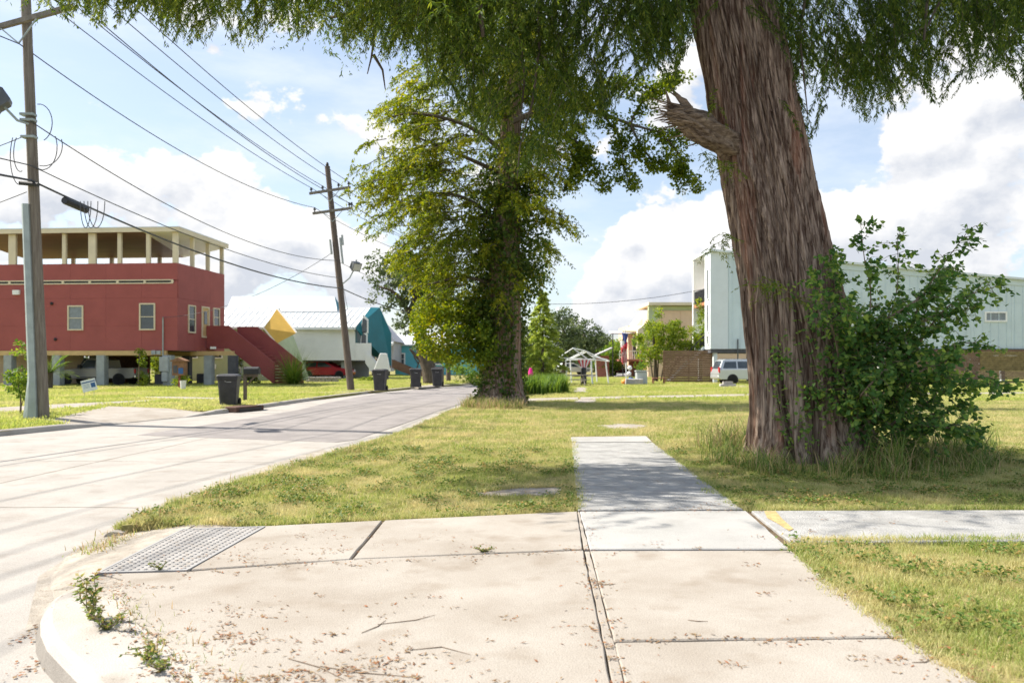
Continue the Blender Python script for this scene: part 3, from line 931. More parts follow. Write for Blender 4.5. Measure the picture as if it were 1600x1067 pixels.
for t in np.linspace(0, 1, 14):       # brown scraps in the gutter along the kerb foot
    q = ck[int(16 + t * 24)]
    v = (q[0] - .07 + random.uniform(-.03, .01), q[1], -.126)
    n = 34
    th = RG.uniform(0, 6.283, n)
    p = np.c_[RG.normal(v[0], .05, n), RG.normal(v[1], .1, n), np.full(n, -.124) + RG.uniform(0, .006, n)]
    ln = RG.uniform(.01, .035, n)
    lt.kites(p, np.c_[np.cos(th) * ln, np.sin(th) * ln, ln * .1], np.c_[-np.sin(th) * ln * .35, np.cos(th) * ln * .35, ln * .05], RG.random(n))
lt.build('leaf_litter', 'litter', kind='stuff')
b = MB()
for (a, c, d) in [((500, 1040), (560, 1050), (660, 1058)), ((450, 1028), (500, 1042), (540, 1062)), ((590, 975), (650, 968), (680, 960)), ((640, 1015), (690, 1010), (735, 1022)), ((925, 905), (940, 913), (962, 912)), ((565, 988), (590, 978), (603, 968)), ((1430, 1010), (1450, 1016), (1465, 1028)), ((1425, 1034), (1445, 1034), (1462, 1026)), ((1075, 968), (1090, 970), (1106, 970))]:
    P = [G(*q, .0155) for q in (a, c, d)]
    b.tube(P, [.0018, .0028, .001], 5)
b.build('fallen_twigs', 'twig', kind='stuff')
# ================================================================ HOUSES
def frame_window(parent, o, u, n, w, h, fr='cream', gl='glass', fw=.09, sash=True, depth=.07, label=None, name='window'):
    """o: lower left corner of the opening seen from outside, u: unit along the sill, n: unit outwards (local frame of parent)"""
    o, u, n = Vector(o), Vector(u), Vector(n)
    z = Vector((0, 0, 1))
    def blk(b, x0, x1, z0, z1, d0, d1):
        p = lambda x, zz, d: o + u * x + z * zz + n * d
        b.hexa([p(x0, z0, d0), p(x1, z0, d0), p(x1, z0, d1), p(x0, z0, d1), p(x0, z1, d0), p(x1, z1, d0), p(x1, z1, d1), p(x0, z1, d1)])
    b = MB()
    blk(b, -fw, 0, -fw, h + fw, -.02, depth)
    blk(b, w, w + fw, -fw, h + fw, -.02, depth)
    blk(b, .001, w - .001, -fw, 0, -.02, depth + .02)
    blk(b, .001, w - .001, h, h + fw, -.02, depth)
    if sash: blk(b, .001, w - .001, h * .48, h * .48 + .05, -.02, depth - .025)
    f = b.build(name, fr, parent)
    if label: f['label'] = label
    b = MB()
    blk(b, .002, w - .002, .002, h - .002, -.02, .012)
    b.build('pane', gl, f)
    return f
def quad_solid(b, p4, th):
    """solid panel: 4 points and a thickness vector"""
    return b.prism(p4, th)

# ---------------------------------------------------------------- red house with roof deck
RH = thing('red_house', 'red panelled house raised on concrete piers with a covered roof deck', 'house', (-21.75, 52, 0), R(-4.47))
W0, DP = -15.5, 7.0
Z0, Z1 = 2.32, 8.0
b = MB()
b.box(W0, -.03, .03, DP - .03, Z0 + .02, Z1 - 1.15)
b.build('wall', 'red', RH)
xs = [W0, -12.6, -9.8, -7.3, -4.85, -2.42, 0]
zs = [(Z0, 3.92), (3.93, 5.72), (5.73, 6.72)]
for i in range(6):
    for z0, z1 in zs:
        MB().box(xs[i] + .004, xs[i + 1] - .004, 0, .03, z0, z1).build('panel', 'red', RH)
    MB().box(xs[i] + .004, xs[i + 1] - .004, 0, .1, 6.90, Z1).build('panel', 'red', RH)
ysr = [0.0, 2.35, 4.7, DP]
for j in range(3):
    MB().box(-.03, .001, ysr[j] + .004, ysr[j + 1] - .004, Z0, 5.72).build('panel', 'red', RH)
    MB().box(-.1, .001, ysr[j] + .104 if j == 0 else ysr[j] + .004, ysr[j + 1] - .004, 5.73, Z1).build('panel', 'red', RH)
MB().box(W0, 0, DP - .1, DP, 5.73, Z1 - .3).build('parapet', 'red', RH)
b = MB()
b.box(W0, -.28, -.04, .06, 6.86, 6.93).box(W0, -.28, -.04, .06, 6.66, 6.73)
for x in (-.33, -2.2, -4.05, -5.95, -7.8, -9.7, -11.5, -13.4): b.box(x - .08 + .0, x + .08, -.039, .06, 6.731, 6.859)
b.build('louvre_frame', 'cream', RH)
MB().box(W0, -.3, .0, .05, 6.732, 6.858).build('louvre', 'black', RH)
# deck floor, posts, roof
MB().box(W0, -.11, .11, DP - .11, 6.86, 6.92).build('deck_floor', 'brownwood', RH)
def post(x, y, w, z1): MB().box(x - w / 2, x + w / 2, y - .09, y + .09, Z1 - .04 if y < .4 or y > DP - .4 or x > -.4 else 6.92, z1).build('post', 'cream', RH)
for x, w in ((-11.35, .5), (-13.6, .24), (-7.75, .25), (-5.82, .5), (-3.95, .25), (-2.0, .25), (-.17, .34)): post(x, .1, w, 10.0)
for y in (2.3, 4.6, 6.85): post(-.13, y, .25, 10.0)
for x in (-11.6, -8.6, -5.8, -4.9): post(x, DP - .1, .25, 9.3)
EV = .18
A_, B_, C_ = (W0, -EV, 10.05), (-2.3, -EV, 10.05), (EV, -EV, 10.05)
D_, E_, F_ = (W0, DP + EV, 9.32), (-3.2, DP + EV, 9.32), (EV, DP + EV, 10.0)
up = Vector((0, 0, .2))
b = MB().prism([A_, B_, E_, D_], up); b.build('roof', 'deckroof', RH)
b = MB().prism([(B_[0] + .004, B_[1], B_[2]), (C_[0], C_[1], C_[2]), (F_[0], F_[1], F_[2]), (E_[0] + .004, E_[1], E_[2])], up); b.build('roof', 'white', RH)
b = MB()
b.prism([(W0, -EV - .06, 10.0), (EV + .06, -EV - .06, 10.0), (EV + .06, -EV - .004, 10.0), (W0, -EV - .004, 10.0)], (0, 0, .27))
b.prism([(EV + .004, -EV, 10.0), (EV + .06, -EV, 10.0), (EV + .06, DP + EV, 9.95), (EV + .004, DP + EV, 9.95)], (0, 0, .27))
b.build('fascia', 'cream', RH)
b = MB()
b.prism([(W0, -EV - .08, 10.275), (EV + .08, -EV - .08, 10.275), (EV + .08, DP + EV, 10.225), (-3.2, DP + EV, 9.54), (W0, DP + EV, 9.54)], (0, 0, .06))
b.build('roof_sheet', 'roofwhite', RH)
# floor beams and piers
b = MB().box(W0, -.75, -.02, .2, 2.0, 2.3); b.build('beam', 'tan', RH)
b = MB().box(W0, .3, 5.2, 5.42, 1.98, 2.3); b.build('beam', 'tan', RH)
b = MB().box(-.4, 2.6, 2.6, 2.82, 2.02, 2.3); b.build('beam', 'tan', RH)
for x, y, mm in ((-11.55, .1, 'pier'), (-8.2, .1, 'pier'), (-5.15, .1, 'pier'), (-.62, .1, 'pier'), (-8.9, 5.3, 'pier'), (-3.6, 5.3, 'pier_dark'), (.92, 2.6, 'pier'), (-2.0, 5.3, 'pier_dark'), (2.55, 2.7, 'pier_dark'), (-12.5, 5.3, 'pier')):
    MB().box(x - .27, x + .27, y - .25, y + .25, -.1, 2.0).build('pier', mm, RH)
MB().box(W0, -9.0, 4.0, 4.12, -.1, 2.3).build('storage_wall', 'tanwall', RH)
MB().box(-8.98, -5.3, 6.2, 6.32, -.1, 2.3).build('storage_wall', 'rust', RH)
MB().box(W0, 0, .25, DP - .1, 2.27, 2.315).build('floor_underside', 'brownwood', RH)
for x, h0, h1 in ((-7.37, 3.62, 5.28), (-2.47, 3.62, 5.4)):
    frame_window(RH, (x, 0, h0 + .1), (1, 0, 0), (0, -1, 0), .9, h1 - h0 - .2, 'cream', 'blind' if x < -5 else 'glass')
frame_window(RH, (0, 1.5, 3.6), (0, 1, 0), (1, 0, 0), .85, 1.7)
frame_window(RH, (0, 5.2, 4.2), (0, 1, 0), (1, 0, 0), .85, 1.15)
d_ = frame_window(RH, (0, 3.45, 3.35), (0, 1, 0), (1, 0, 0), .95, 1.98, 'cream', 'tan', sash=False, name='door')
MB().box(.02, .05, 3.72, 4.15, 4.2, 5.1).build('door_glass', 'glass', d_)
for x, z in ((-9.8, 6.1), (-8.55, 5.4), (-8.3, 3.05)):
    MB().lathe([(.09, 0), (.11, -.05), (.06, -.12)], (x, -.02, z), 10, 'y').build('wall_vent', 'black', RH)
b = MB().box(-11.2, -10.75, -.16, -.005, 6.0, 6.3); b.build('wall_light', 'white', RH)
b = MB().box(1.05, 1.4, -.0 + 2.45, 2.62, 2.45, 2.6); b.build('wall_light', 'white', RH)
b = MB().box(-1.7, -1.42, -.14, -.003, 2.05, 2.32).box(-1.36, -1.1, -.12, -.003, 2.05, 2.3); b.build('junction_box', 'meter', RH)
b = MB().box(-1.05, -.48, -.36, -.16, .95, 1.9).box(-.9, -.55, -.34, -.16, .3, .92); b.build('meter_box', 'meter', RH, bevel=.02)
b = MB().tube([(-.92, -.1, 1.9), (-.92, -.1, 4.35), (-.86, -.2, 4.45)], .045); b.build('conduit', 'galv', RH)
# stairs
def stair_wall(off, land0):
    ox, oy = off
    P = [(land0, 0, 2.5), (1.75, 0, 2.5), (5.05, 0, .0), (5.05, 0, 1.5), (1.75, 0, 4.1), (land0, 0, 4.1)]
    return MB().prism([(x + ox, y + 4.0 + oy, z) for x, y, z in P], (0, .12, 0))
stair_wall((-.1, 0), 0.15).build('stair_wall', 'red_dark', RH)
stair_wall((1.3, 1.55), 0.3).build('stair_wall', 'red_dark', RH)
for k in range(13):
    x = 1.9 + k * .25
    z = 2.7 - k * .205
    MB().prism([(x, 4.13, z - .16), (x + .3, 4.13, z - .16), (x + .3 + 1.3, 5.54, z - .16), (x + 1.3, 5.54, z - .16)], (0, 0, .16)).build('step', 'red_dark', RH)
MB().prism([(0.05, 4.13, 2.55), (1.88, 4.13, 2.55), (3.15, 5.54, 2.55), (.05, 5.54, 2.55)], (0, 0, .15)).build('landing', 'red_dark', RH)

# ---------------------------------------------------------------- generic gabled helpers
def roof_seams(b, p0, p1, q0, q1, n, w=.05, h=.05):
    """standing seams from eave p0-p1 up to ridge q0-q1"""
    p0, p1, q0, q1 = map(Vector, (p0, p1, q0, q1))
    for i in range(n + 1):
        t = i / n
        a, c = p0.lerp(p1, t), q0.lerp(q1, t)
        b.bar(a + Vector((0, 0, h / 2)), c + Vector((0, 0, h / 2)), w, h)
def siding(b, x0, x1, y, z0, z1, step, d=.025):
    z = z0
    while z < z1 - .01:
        zt = min(z + step, z1)
        b.hexa([(x0, y - d, z), (x1, y - d, z), (x1, y, z), (x0, y, z), (x0, y - .006, zt), (x1, y - .006, zt), (x1, y, zt), (x0, y, zt)])
        z = zt

# green house with the yellow gable
GH = thing('green_house', 'pale green house with white metal roof and yellow lined tilted gable', 'house', (-20, 66, 0))
b = MB().box(-9.5, .05, 0, 6.5, 0, 4.4); b.build('wall', 'green_siding', GH)
b = MB().prism([(.055, .01, 0), (1.7, .01, 0), (.055, .01, 4.36)], (0, 6.4, 0)); b.build('leaning_wall', 'green_siding', GH)
b = MB(); siding(b, -9.5, .05, 0, 0, 4.4, .19); b.build('siding', 'green_siding', GH, kind='stuff')
b = MB()
b.prism([(-9.5, -.5, 4.35), (-.3, -.5, 4.35), (-.1, 3.2, 6.15), (-9.5, 3.2, 6.15)], (0, 0, .12))
b.prism([(-9.5, 3.205, 6.15), (-.1, 3.205, 6.15), (-.3, 7, 4.35), (-9.5, 7, 4.35)], (0, 0, .12))
b.build('roof', 'roofwhite', GH)
b = MB(); roof_seams(b, (-9.5, -.5, 4.47), (-.3, -.5, 4.47), (-9.5, 3.2, 6.27), (-.1, 3.2, 6.27), 18); b.build('roof_seams', 'roofwhite', GH, kind='stuff')
MB().box(-9.5, -.3, -.58, -.503, 4.28, 4.42).build('gutter', 'white', GH)
b = MB()
ap, e0, tipf, low = Vector((-.1, 2.4, 6.15)), Vector((-.3, -.5, 4.35)), Vector((1.95, 1.0, 4.0)), Vector((.7, -.4, 3.1))
b.prism([ap, tipf, low, e0], (.03, .14, .05))
b.build('gable_soffit', 'yellow', GH)
MB().bar(ap + Vector((.02, -.03, .03)), tipf + Vector((.02, -.03, .03)), .1, .1).build('gable_trim', 'white', GH)
MB().bar(e0 + Vector((.02, -.08, -.03)), low + Vector((0, -.08, 0)), .1, .1).build('gable_trim', 'white', GH)
b = MB().tube([(-.55, -.06, 4.3), (-.55, -.06, .4)], .04); b.build('downpipe', 'white', GH)
for x in (-6.95, -4.9): frame_window(GH, (x, -.02, 1.95), (1, 0, 0), (0, -1, 0), .95, .5, 'white', 'glass', sash=False)
b = MB().box(-3.1, -2.75, -.25, -.03, 1.15, 1.75).box(-2.6, -2.25, -.25, -.03, .6, 1.7); b.build('meter_box', 'meter', GH)
MB().box(-4.6, -4.4, -.12, -.03, 1.0, 1.4).build('meter_box', 'white', GH)

# white house with the teal gable
WH = thing('white_house', 'long white house with bright metal roof and teal gable end on stilts', 'house', (-14.7, 75, 0))
b = MB().box(-13, 0, 0, 7, 1.75, 4.75); b.build('wall', 'white', WH)
b = MB(); siding(b, -13, -.01, 0, 1.75, 4.6, .2); b.build('siding', 'white', WH, kind='stuff')
b = MB()
b.prism([(-13, -.6, 4.7), (.15, -.6, 4.7), (.9, 3.5, 6.75), (-13, 3.5, 6.75)], (0, 0, .15))
b.prism([(-13, 3.505, 6.75), (.9, 3.505, 6.75), (.15, 7.6, 4.7), (-13, 7.6, 4.7)], (0, 0, .15))
b.build('roof', 'roofwhite', WH)
b = MB().prism([(-13, 2.4, 6.4), (-2.2, 2.4, 6.4), (-2.9, 4.2, 7.95), (-13, 4.2, 7.95)], (0, 0, .12)); b.build('upper_roof', 'roofwhite', WH)
b = MB().prism([(-2.15, 2.45, 6.4), (-2.86, 4.2, 8.05), (-1.95, 4.3, 6.6)], (0, .1, 0)); b.build('upper_gable', 'teal', WH)
b = MB()
roof_seams(b, (-13, -.6, 4.86), (.15, -.6, 4.86), (-13, 3.5, 6.91), (.9, 3.5, 6.91), 24, .06, .05)
b.build('roof_seams', 'roofwhite', WH, kind='stuff')
MB().box(-13, .15, -.68, -.604, 4.6, 4.84).build('gutter', 'white', WH)
b = MB().prism([(.15, -.6, 4.72), (.95, 2.8, 6.9), (1.75, 3.2, 6.9), (2.75, 4.0, 4.4), (2.75, 4.0, 1.2), (1.1, 3.4, 2.2)], (.02, .16, .02)); b.build('gable_wing', 'teal', WH)
b = MB().prism([(.02, .05, 3.4), (.02, 3.4, 3.4), (.02, 3.4, 6.4), (.02, .05, 4.75)], (.05, 0, 0)); b.build('gable_wall', 'teal', WH)
MB().box(.02, 1.5, -.1, .1, 1.75, 3.35).build('porch_wall', 'white', WH)
for z0, z1, x0 in ((2.9, 4.2, .35), (4.3, 5.6, .42)):
    f = MB().prism([(x0, .3, z0), (x0 + .75, .3, z0), (x0 + .75, .3, z1), (x0 + .25, .3, z1 + .5)], (0, .1, 0)).build('window', 'white', WH)
    MB().prism([(x0 + .1, .28, z0 + .1), (x0 + .62, .28, z0 + .1), (x0 + .62, .28, z1 - .1), (x0 + .25, .28, z1 + .15)], (0, .05, 0)).build('pane', 'glass', f)
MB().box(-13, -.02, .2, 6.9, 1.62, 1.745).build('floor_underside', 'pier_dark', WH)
for x in (-12, -8.5, -5, -1.2): MB().box(x - .2, x + .2, .4, .8, -.1, 1.62).build('pier', 'pier', WH)
MB().box(-6.2, .2, 6.0, 6.2, -.1, 1.62).build('storage_wall', 'greywall', WH)
frame_window(WH, (-3.4, 5.97, .5), (1, 0, 0), (0, -1, 0), 1.2, .8, 'white', 'glass', sash=False)
b = MB()
for oy in (-.35, .9):
    b.prism([(1.0, oy, 2.6), (2.7, oy, .75), (2.7, oy, -.05), (2.1, oy, -.05), (1.0, oy, 1.5)], (0, .08, 0))
b.build('stair_wall', 'white', WH)
for k in range(8): MB().box(1.1 + k * .2, 1.4 + k * .2, -.26, .88, 1.45 - k * .19, 1.55 - k * .19).build('step', 'white', WH)

# tapered white panel in the next front yard
o = MB().prism([(-12.35 + .05, 71, .8), (-10.85, 71, .8), (-11.2, 71.25, 2.35), (-11.75, 71.25, 2.35)], (0, .5, 0)).build('tapered_screen', 'white', bevel=.03)
MB().box(-12.2, -11.0, 71.1, 71.4, -.05, .8).build('foot', 'pier_dark', o)
tag(o, 'white tapered screen standing behind the bin left of the brown steps', 'garden screen')

# grey cottage with awning porch
GC = thing('grey_cottage', 'small grey cottage with white porch awning on thin black posts', 'house', (-18.0, 93, 0))
b = MB().box(0, 4.2, 0, 7, .9, 4.0); b.build('wall', 'greywall', GC)
b = MB().prism([(-.4, -.3, 3.95), (2.1, -.3, 6.6), (4.6, -.3, 3.95)], (0, 8, 0)); b.build('roof', 'greywall', GC)
MB().prism([(-.2, -2.6, 3.35), (4.3, -2.6, 3.35), (4.3, -.02, 3.75), (-.2, -.02, 3.75)], (0, 0, .28)).build('awning', 'white', GC)
for x in (.1, 2.2, 4.1): MB().tube([(x, -2.4, -.05), (x, -2.4, 3.4)], .09).build('post', 'black', GC)
MB().box(-.1, 4.3, -2.5, 0, .55, .9).build('porch_floor', 'white', GC)
MB().box(2.3, 4.3, -2.55, -2.45, .95, 1.9).build('porch_rail', 'brownwood', GC)
frame_window(GC, (1.3, 0, 1.9), (1, 0, 0), (0, -1, 0), .8, 1.1, 'cream', 'glass')
frame_window(GC, (1.2, -.3, 4.4), (1, 0, 0), (0, -1, 0), 1.0, .5, 'cream', 'blind', sash=False)
MB().prism([(4.4, -2.45, 1.9), (4.4, -2.45, .95), (8.0, -2.45, -.5), (8.0, -2.45, .35)], (0, .12, 0)).build('stair_rail', 'brownwood', GC)
MB().prism([(4.4, -1.2, 1.9), (4.4, -1.2, .95), (8.0, -1.2, -.5), (8.0, -1.2, .35)], (0, .12, 0)).build('stair_rail', 'brownwood', GC)

# cyan house with a mural of bare tree
CH = thing('cyan_house', 'bright cyan house with white framed windows and white roof by the oak', 'house', (-14.6, 100, 0))
b = MB().box(0, 11.5, 0, 7, 0, 3.7); b.build('wall', 'cyan', CH)
b = MB(); siding(b, 0, 11.5, 0, .1, 3.6, .22); b.build('siding', 'cyan', CH, kind='stuff')
b = MB().prism([(-.5, -.6, 3.65), (12, -.6, 3.65), (12, 3.5, 5.1), (-.5, 3.5, 5.1)], (0, 0, .15)).prism([(-.5, 3.51, 5.1), (12, 3.51, 5.1), (12, 7.6, 3.65), (-.5, 7.6, 3.65)], (0, 0, .15)); b.build('roof', 'roofwhite', CH)
for x in (.35, 5.0): frame_window(CH, (x, -.02, 1.4), (1, 0, 0), (0, -1, 0), .75, 1.2, 'white', 'glass', fw=.16)
b = MB()
for pts in [((2.6, .4), (2.9, 1.4), (3.3, 2.4), (3.5, 3.0)), ((2.9, 1.4), (2.4, 2.2), (2.3, 2.9)), ((3.1, 1.9), (3.7, 2.5), (4.3, 2.9)), ((3.5, .5), (3.6, 1.3), (4.1, 2.0))]:
    b.tube([(x, -.04, z) for x, z in pts], .07, 5)
b.build('wall_trellis', 'brownwood', CH)

# tan house glimpsed behind the ivy tree
TH = thing('tan_house', 'tan brick house glimpsed between the oak trunk and the ivy covered tree', 'house', (-6.6, 112, 0))
b = MB().box(0, 8.0, 0, 8, 0, 5.0); b.build('wall', 'peach', TH)
b = MB().prism([(-.5, -.5, 4.9), (4, -.5, 7.3), (8.5, -.5, 4.9)], (0, 9, 0)); b.build('roof', 'greywall', TH)
frame_window(TH, (1.5, 0, 1.5), (1, 0, 0), (0, -1, 0), 1.0, 1.5, 'white', 'glass')

# ---------------------------------------------------------------- pale blue modern house (right)
BH = thing('blue_house', 'tall pale blue metal clad house with recessed balcony behind the big trunk', 'house', (15.75, 60.5, 0))
BL, BD = 27.0, 5.6                     # length along x, depth
zt0, zt1, zb = 9.85, 7.35, 2.56       # roof falls along the length
ztx = lambda x: zt0 + (zt1 - zt0) * x / BL
b = MB()
b.prism([(.62, 0.02, zb), (BL, .02, zb), (BL, .02, ztx(BL)), (.62, .02, ztx(.62))], (0, BD - .04, 0))
b.build('wall', 'paleblue', BH)
ridge = [(x, 0) for x in np.arange(.66, BL, 3.05)]
for i, (x, _) in enumerate(ridge):     # metal cladding sheets, lower and upper course
    x1 = min(x + 3.03, BL)
    MB().prism([(x, 0, zb + .01), (x1, 0, zb + .01), (x1, 0, 6.0), (x, 0, 6.0)], (0, .02, 0)).build('panel', 'paleblue', BH)
    MB().prism([(x, 0, 6.03), (x1, 0, 6.03), (x1, 0, ztx(x1) - .42), (x, 0, ztx(x) - .42)], (0, .02, 0)).build('panel', 'paleblue', BH)
b = MB()
for x in np.arange(.9, BL - .1, .61):
    b.prism([(x, -.035, zb + .06), (x + .05, -.035, zb + .06), (x + .05, -.035, ztx(x + .05) - .45), (x, -.035, ztx(x) - .45)], (0, .034, 0))
b.build('wall_seams', 'paleblue', BH, kind='stuff')
b = MB().prism([(-.9, -.3, ztx(-.9)), (BL + .3, -.3, ztx(BL + .3)), (BL + .3, BD + .3, ztx(BL + .3)), (-.9, BD + .3, ztx(-.9))], (0, 0, .16)); b.build('roof', 'bluewhite', BH)
b = MB().prism([(.62, -.06, ztx(.62) - .42), (BL, -.06, ztx(BL) - .42), (BL, -.06, ztx(BL) - .01), (.62, -.06, ztx(.62) - .01)], (0, .05, 0)); b.build('fascia', 'paleblue', BH)
# the street end: framed fins, recess, balcony
MB().box(-.75, .6, .0, 1.75, zb, 9.88).build('end_bay', 'bluewhite', BH)
MB().box(-.85, .6, BD - .3, BD, zb, 9.88).build('fin_wall', 'white', BH)
MB().box(.45, .6, 1.76, BD - .31, zb, 9.8).build('recess_wall', 'white', BH)
MB().box(-.75, .44, 1.76, BD - .31, 6.0, 6.25).build('balcony_floor', 'soffit', BH)
MB().box(-.75, .44, 1.76, BD - .31, zb, zb + .2).build('porch_floor', 'bluewhite', BH)
for z in (6.25, zb + .2):
    b = MB()
    for y in np.arange(1.85, BD - .3, .11): b.box(-.72, -.69, y, y + .03, z, z + 1.0)
    b.box(-.73, -.68, 1.77, BD - .32, z + 1.0, z + 1.06)
    b.build('railing', 'black', BH)
for z0, h in ((6.4, 2.2), (3.9, 2.0), (2.95, .6)):
    frame_window(BH, (-.75, .95, z0), (0, -1, 0), (-1, 0, 0), .5, h, 'white', 'glass', fw=.07, sash=False)
for x, z0, w, h in ((20.1, 4.72, 1.45, .55), (14.8, 4.3, .9, .8), (9.5, 4.5, 1.2, .9)):
    frame_window(BH, (x, 0, z0), (1, 0, 0), (0, -1, 0), w, h, 'white', 'blind', fw=.12, sash=False)
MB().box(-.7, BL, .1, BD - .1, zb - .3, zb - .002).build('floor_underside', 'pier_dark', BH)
for x in (-.3, 4.5, 9.5, 14.5, 19.5, 24.5):
    for y in (.4, BD - .4): MB().box(x - .15, x + .15, y - .15, y + .15, -.1, zb - .3).build('pier', 'bluewhite', BH)
MB().box(3.5, 9.0, BD - .5, BD - .35, -.1, zb - .3).build('storage_wall', 'pier_dark', BH)
b = MB().tube([(1.3, -.1, -.1), (1.3, -.1, 3.3)], .05); b.build('vent_pipe', 'lampgrey', BH)
b = MB()
b.prism([(-.75, 1.9, zb), (-.75, 1.9, zb + .25), (-3.4, 1.9, .15), (-3.4, 1.9, -.1)], (0, 1.3, 0)); b.build('stairs', 'bluewhite', BH)
b = MB()
for y in (1.9, 3.2):
    b.bar((-.75, y, zb + 1.1), (-3.4, y, .95), .06, .06)
    for t in np.linspace(0, 1, 9): b.box(-.75 - 2.65 * t - .015, -.75 - 2.65 * t + .015, y - .015, y + .015, zb + .2 - 2.4 * t, zb + 1.1 - 2.45 * t)
b.build('stair_rail', 'black', BH)

# wooden fences of horizontal slats
def slat_fence(name, label, x0, x1, y, z0, z1, n, posts, mats):
    t = thing(name, label, 'fence', (x0, y, 0))
    h = (z1 - z0) / n
    first = None
    for i in range(n):
        a = random.uniform(-.012, .012)
        o = MB().box(0, x1 - x0, -.022 + a, .004 + a, z0 + i * h + .012, z0 + (i + 1) * h - .006).build('slat', mats[i % len(mats)], t)
    for px in posts: MB().box(px - x0 - .05, px - x0 + .05, .02, .12, -.1, z1 + .02).build('post', 'slat', t)
    return t
slat_fence('wooden_fence', 'brown horizontal slat fence beside the minivan and in front of the bamboo', 11.6, 15.55, 61.5, .05, 2.45, 14, [11.7, 13.6, 15.4], ['slat', 'slat', 'slat'])
f2 = slat_fence('wooden_fence', 'long brown slat fence closing the space beneath the pale blue house', 30.0, 42.0, 60.2, .25, 2.5, 15, [30.2, 33, 36, 39, 41.8], ['slat'])
for i in range(9):
    a = random.uniform(-.01, .01)
    MB().box(5.2, 12, -.05 + a, -.03 + a, .9 + i * .165, .9 + i * .165 + .13).build('khaki_slat', 'slat_khaki', f2)

# ---------------------------------------------------------------- peach house and porch house (centre)
PH = thing('peach_house', 'peach panelled house with flat cream roof rising above the bamboo', 'house', (13.3, 84, 0))
b = MB().box(1.0, 12.5, 0, 8, .0, 7.0); b.build('wall', 'peach', PH)
for i in range(5):
    for z0, z1 in ((3.9, 5.35), (5.38, 6.95)): MB().box(2.4 + i * 2.0, 4.37 + i * 2.0, -.05, -.003, z0, z1).build('panel', 'peach', PH)
b = MB().prism([(-.1, -.1, 5.0), (2.3, -.1, 6.85), (2.3, -.1, 3.0), (-.1, -.1, 3.0)], (0, 1, 0)); b.build('lower_gable', 'cream', PH)
MB().box(2.3, 12.6, -.02, 8, 7.02, 7.45).build('frieze', 'green_siding', PH)
MB().prism([(.9, -.9, 7.5), (13, -.9, 7.5), (13, 8.5, 7.6), (.9, 8.5, 7.6)], (0, 0, .3)).build('roof', 'cream', PH)
MB().prism([(1.0, -.3, 5.4), (1.9, -.3, 6.0), (2.3, -.3, 7.5), (1.0, -.3, 7.5)], (0, .6, 0)).build('roof_bracket', 'green_siding', PH)
frame_window(PH, (6.7, -.05, 4.2), (1, 0, 0), (0, -1, 0), 1.1, .45, 'white', 'glass', sash=False)
QH = thing('porch_house', 'house with stacked porches on thin posts left of the bamboo', 'house', (11.6, 88, 0))
b = MB().box(1.2, 6, 0, 8, .8, 5.6); b.build('wall', 'peach', QH)
b = MB().prism([(2.0, -.2, 5.6), (3.1, -.2, 7.1), (4.2, -.2, 5.6)], (0, 6, 0)); b.build('gable', 'white', QH)
b = MB().prism([(.2, -2.6, 4.75), (5, -2.6, 4.75), (5, 0, 5.5), (1.6, 0, 5.5)], (0, 0, .18)); b.build('porch_roof', 'cream', QH)
MB().prism([(-.9, -1.6, 4.6), (1.6, -1.6, 4.6), (1.6, .5, 4.9), (-.9, .5, 4.9)], (0, 0, .12)).build('side_roof', 'greywall', QH)
for x in (-.7, .4, 1.6, 3.2): MB().tube([(x, -1.5, -.05), (x, -1.5, 4.7)], .06).build('post', 'black', QH)
MB().box(-.2, 5, -2.4, 0, 1.7, 1.9).build('porch_floor', 'brick', QH)
b = MB()
for x in np.arange(-.1, 5, .2): b.box(x, x + .04, -2.35, -2.31, 1.9, 2.75)
b.box(-.1, 5, -2.36, -2.3, 2.75, 2.82); b.build('railing', 'white', QH)
MB().box(1.3, 5.9, -.3, -.02, -.1, 1.7).build('base_wall', 'brick', QH)
b = MB()
for k in range(9): b.box(2.2 + k * .28, 2.55 + k * .28, -3.2, -2.45, .0 + k * .2, .12 + k * .2)
b.build('stairs', 'tan', QH)
b = MB().prism([(2.0, -3.25, .3), (4.7, -3.25, 2.3), (4.7, -3.25, 2.6), (2.0, -3.25, .6)], (0, .06, 0)); b.build('stair_rail', 'tan', QH)
MB().prism([(-2.4, -1, 2.3), (-.6, -1, 3.1), (-.6, 1.5, 3.1), (-2.4, 1.5, 2.3)], (0, 0, .12)).build('lean_to_roof', 'greywall', QH)
MB().box(-2.2, -.8, 1, 1.2, -.1, 2.3).build('lean_to_wall', 'brick', QH)
for x in (1.7, 3.0, 4.2): frame_window(QH, (x, 0, 2.4), (1, 0, 0), (0, -1, 0), .7, 1.9, 'white', 'glass')
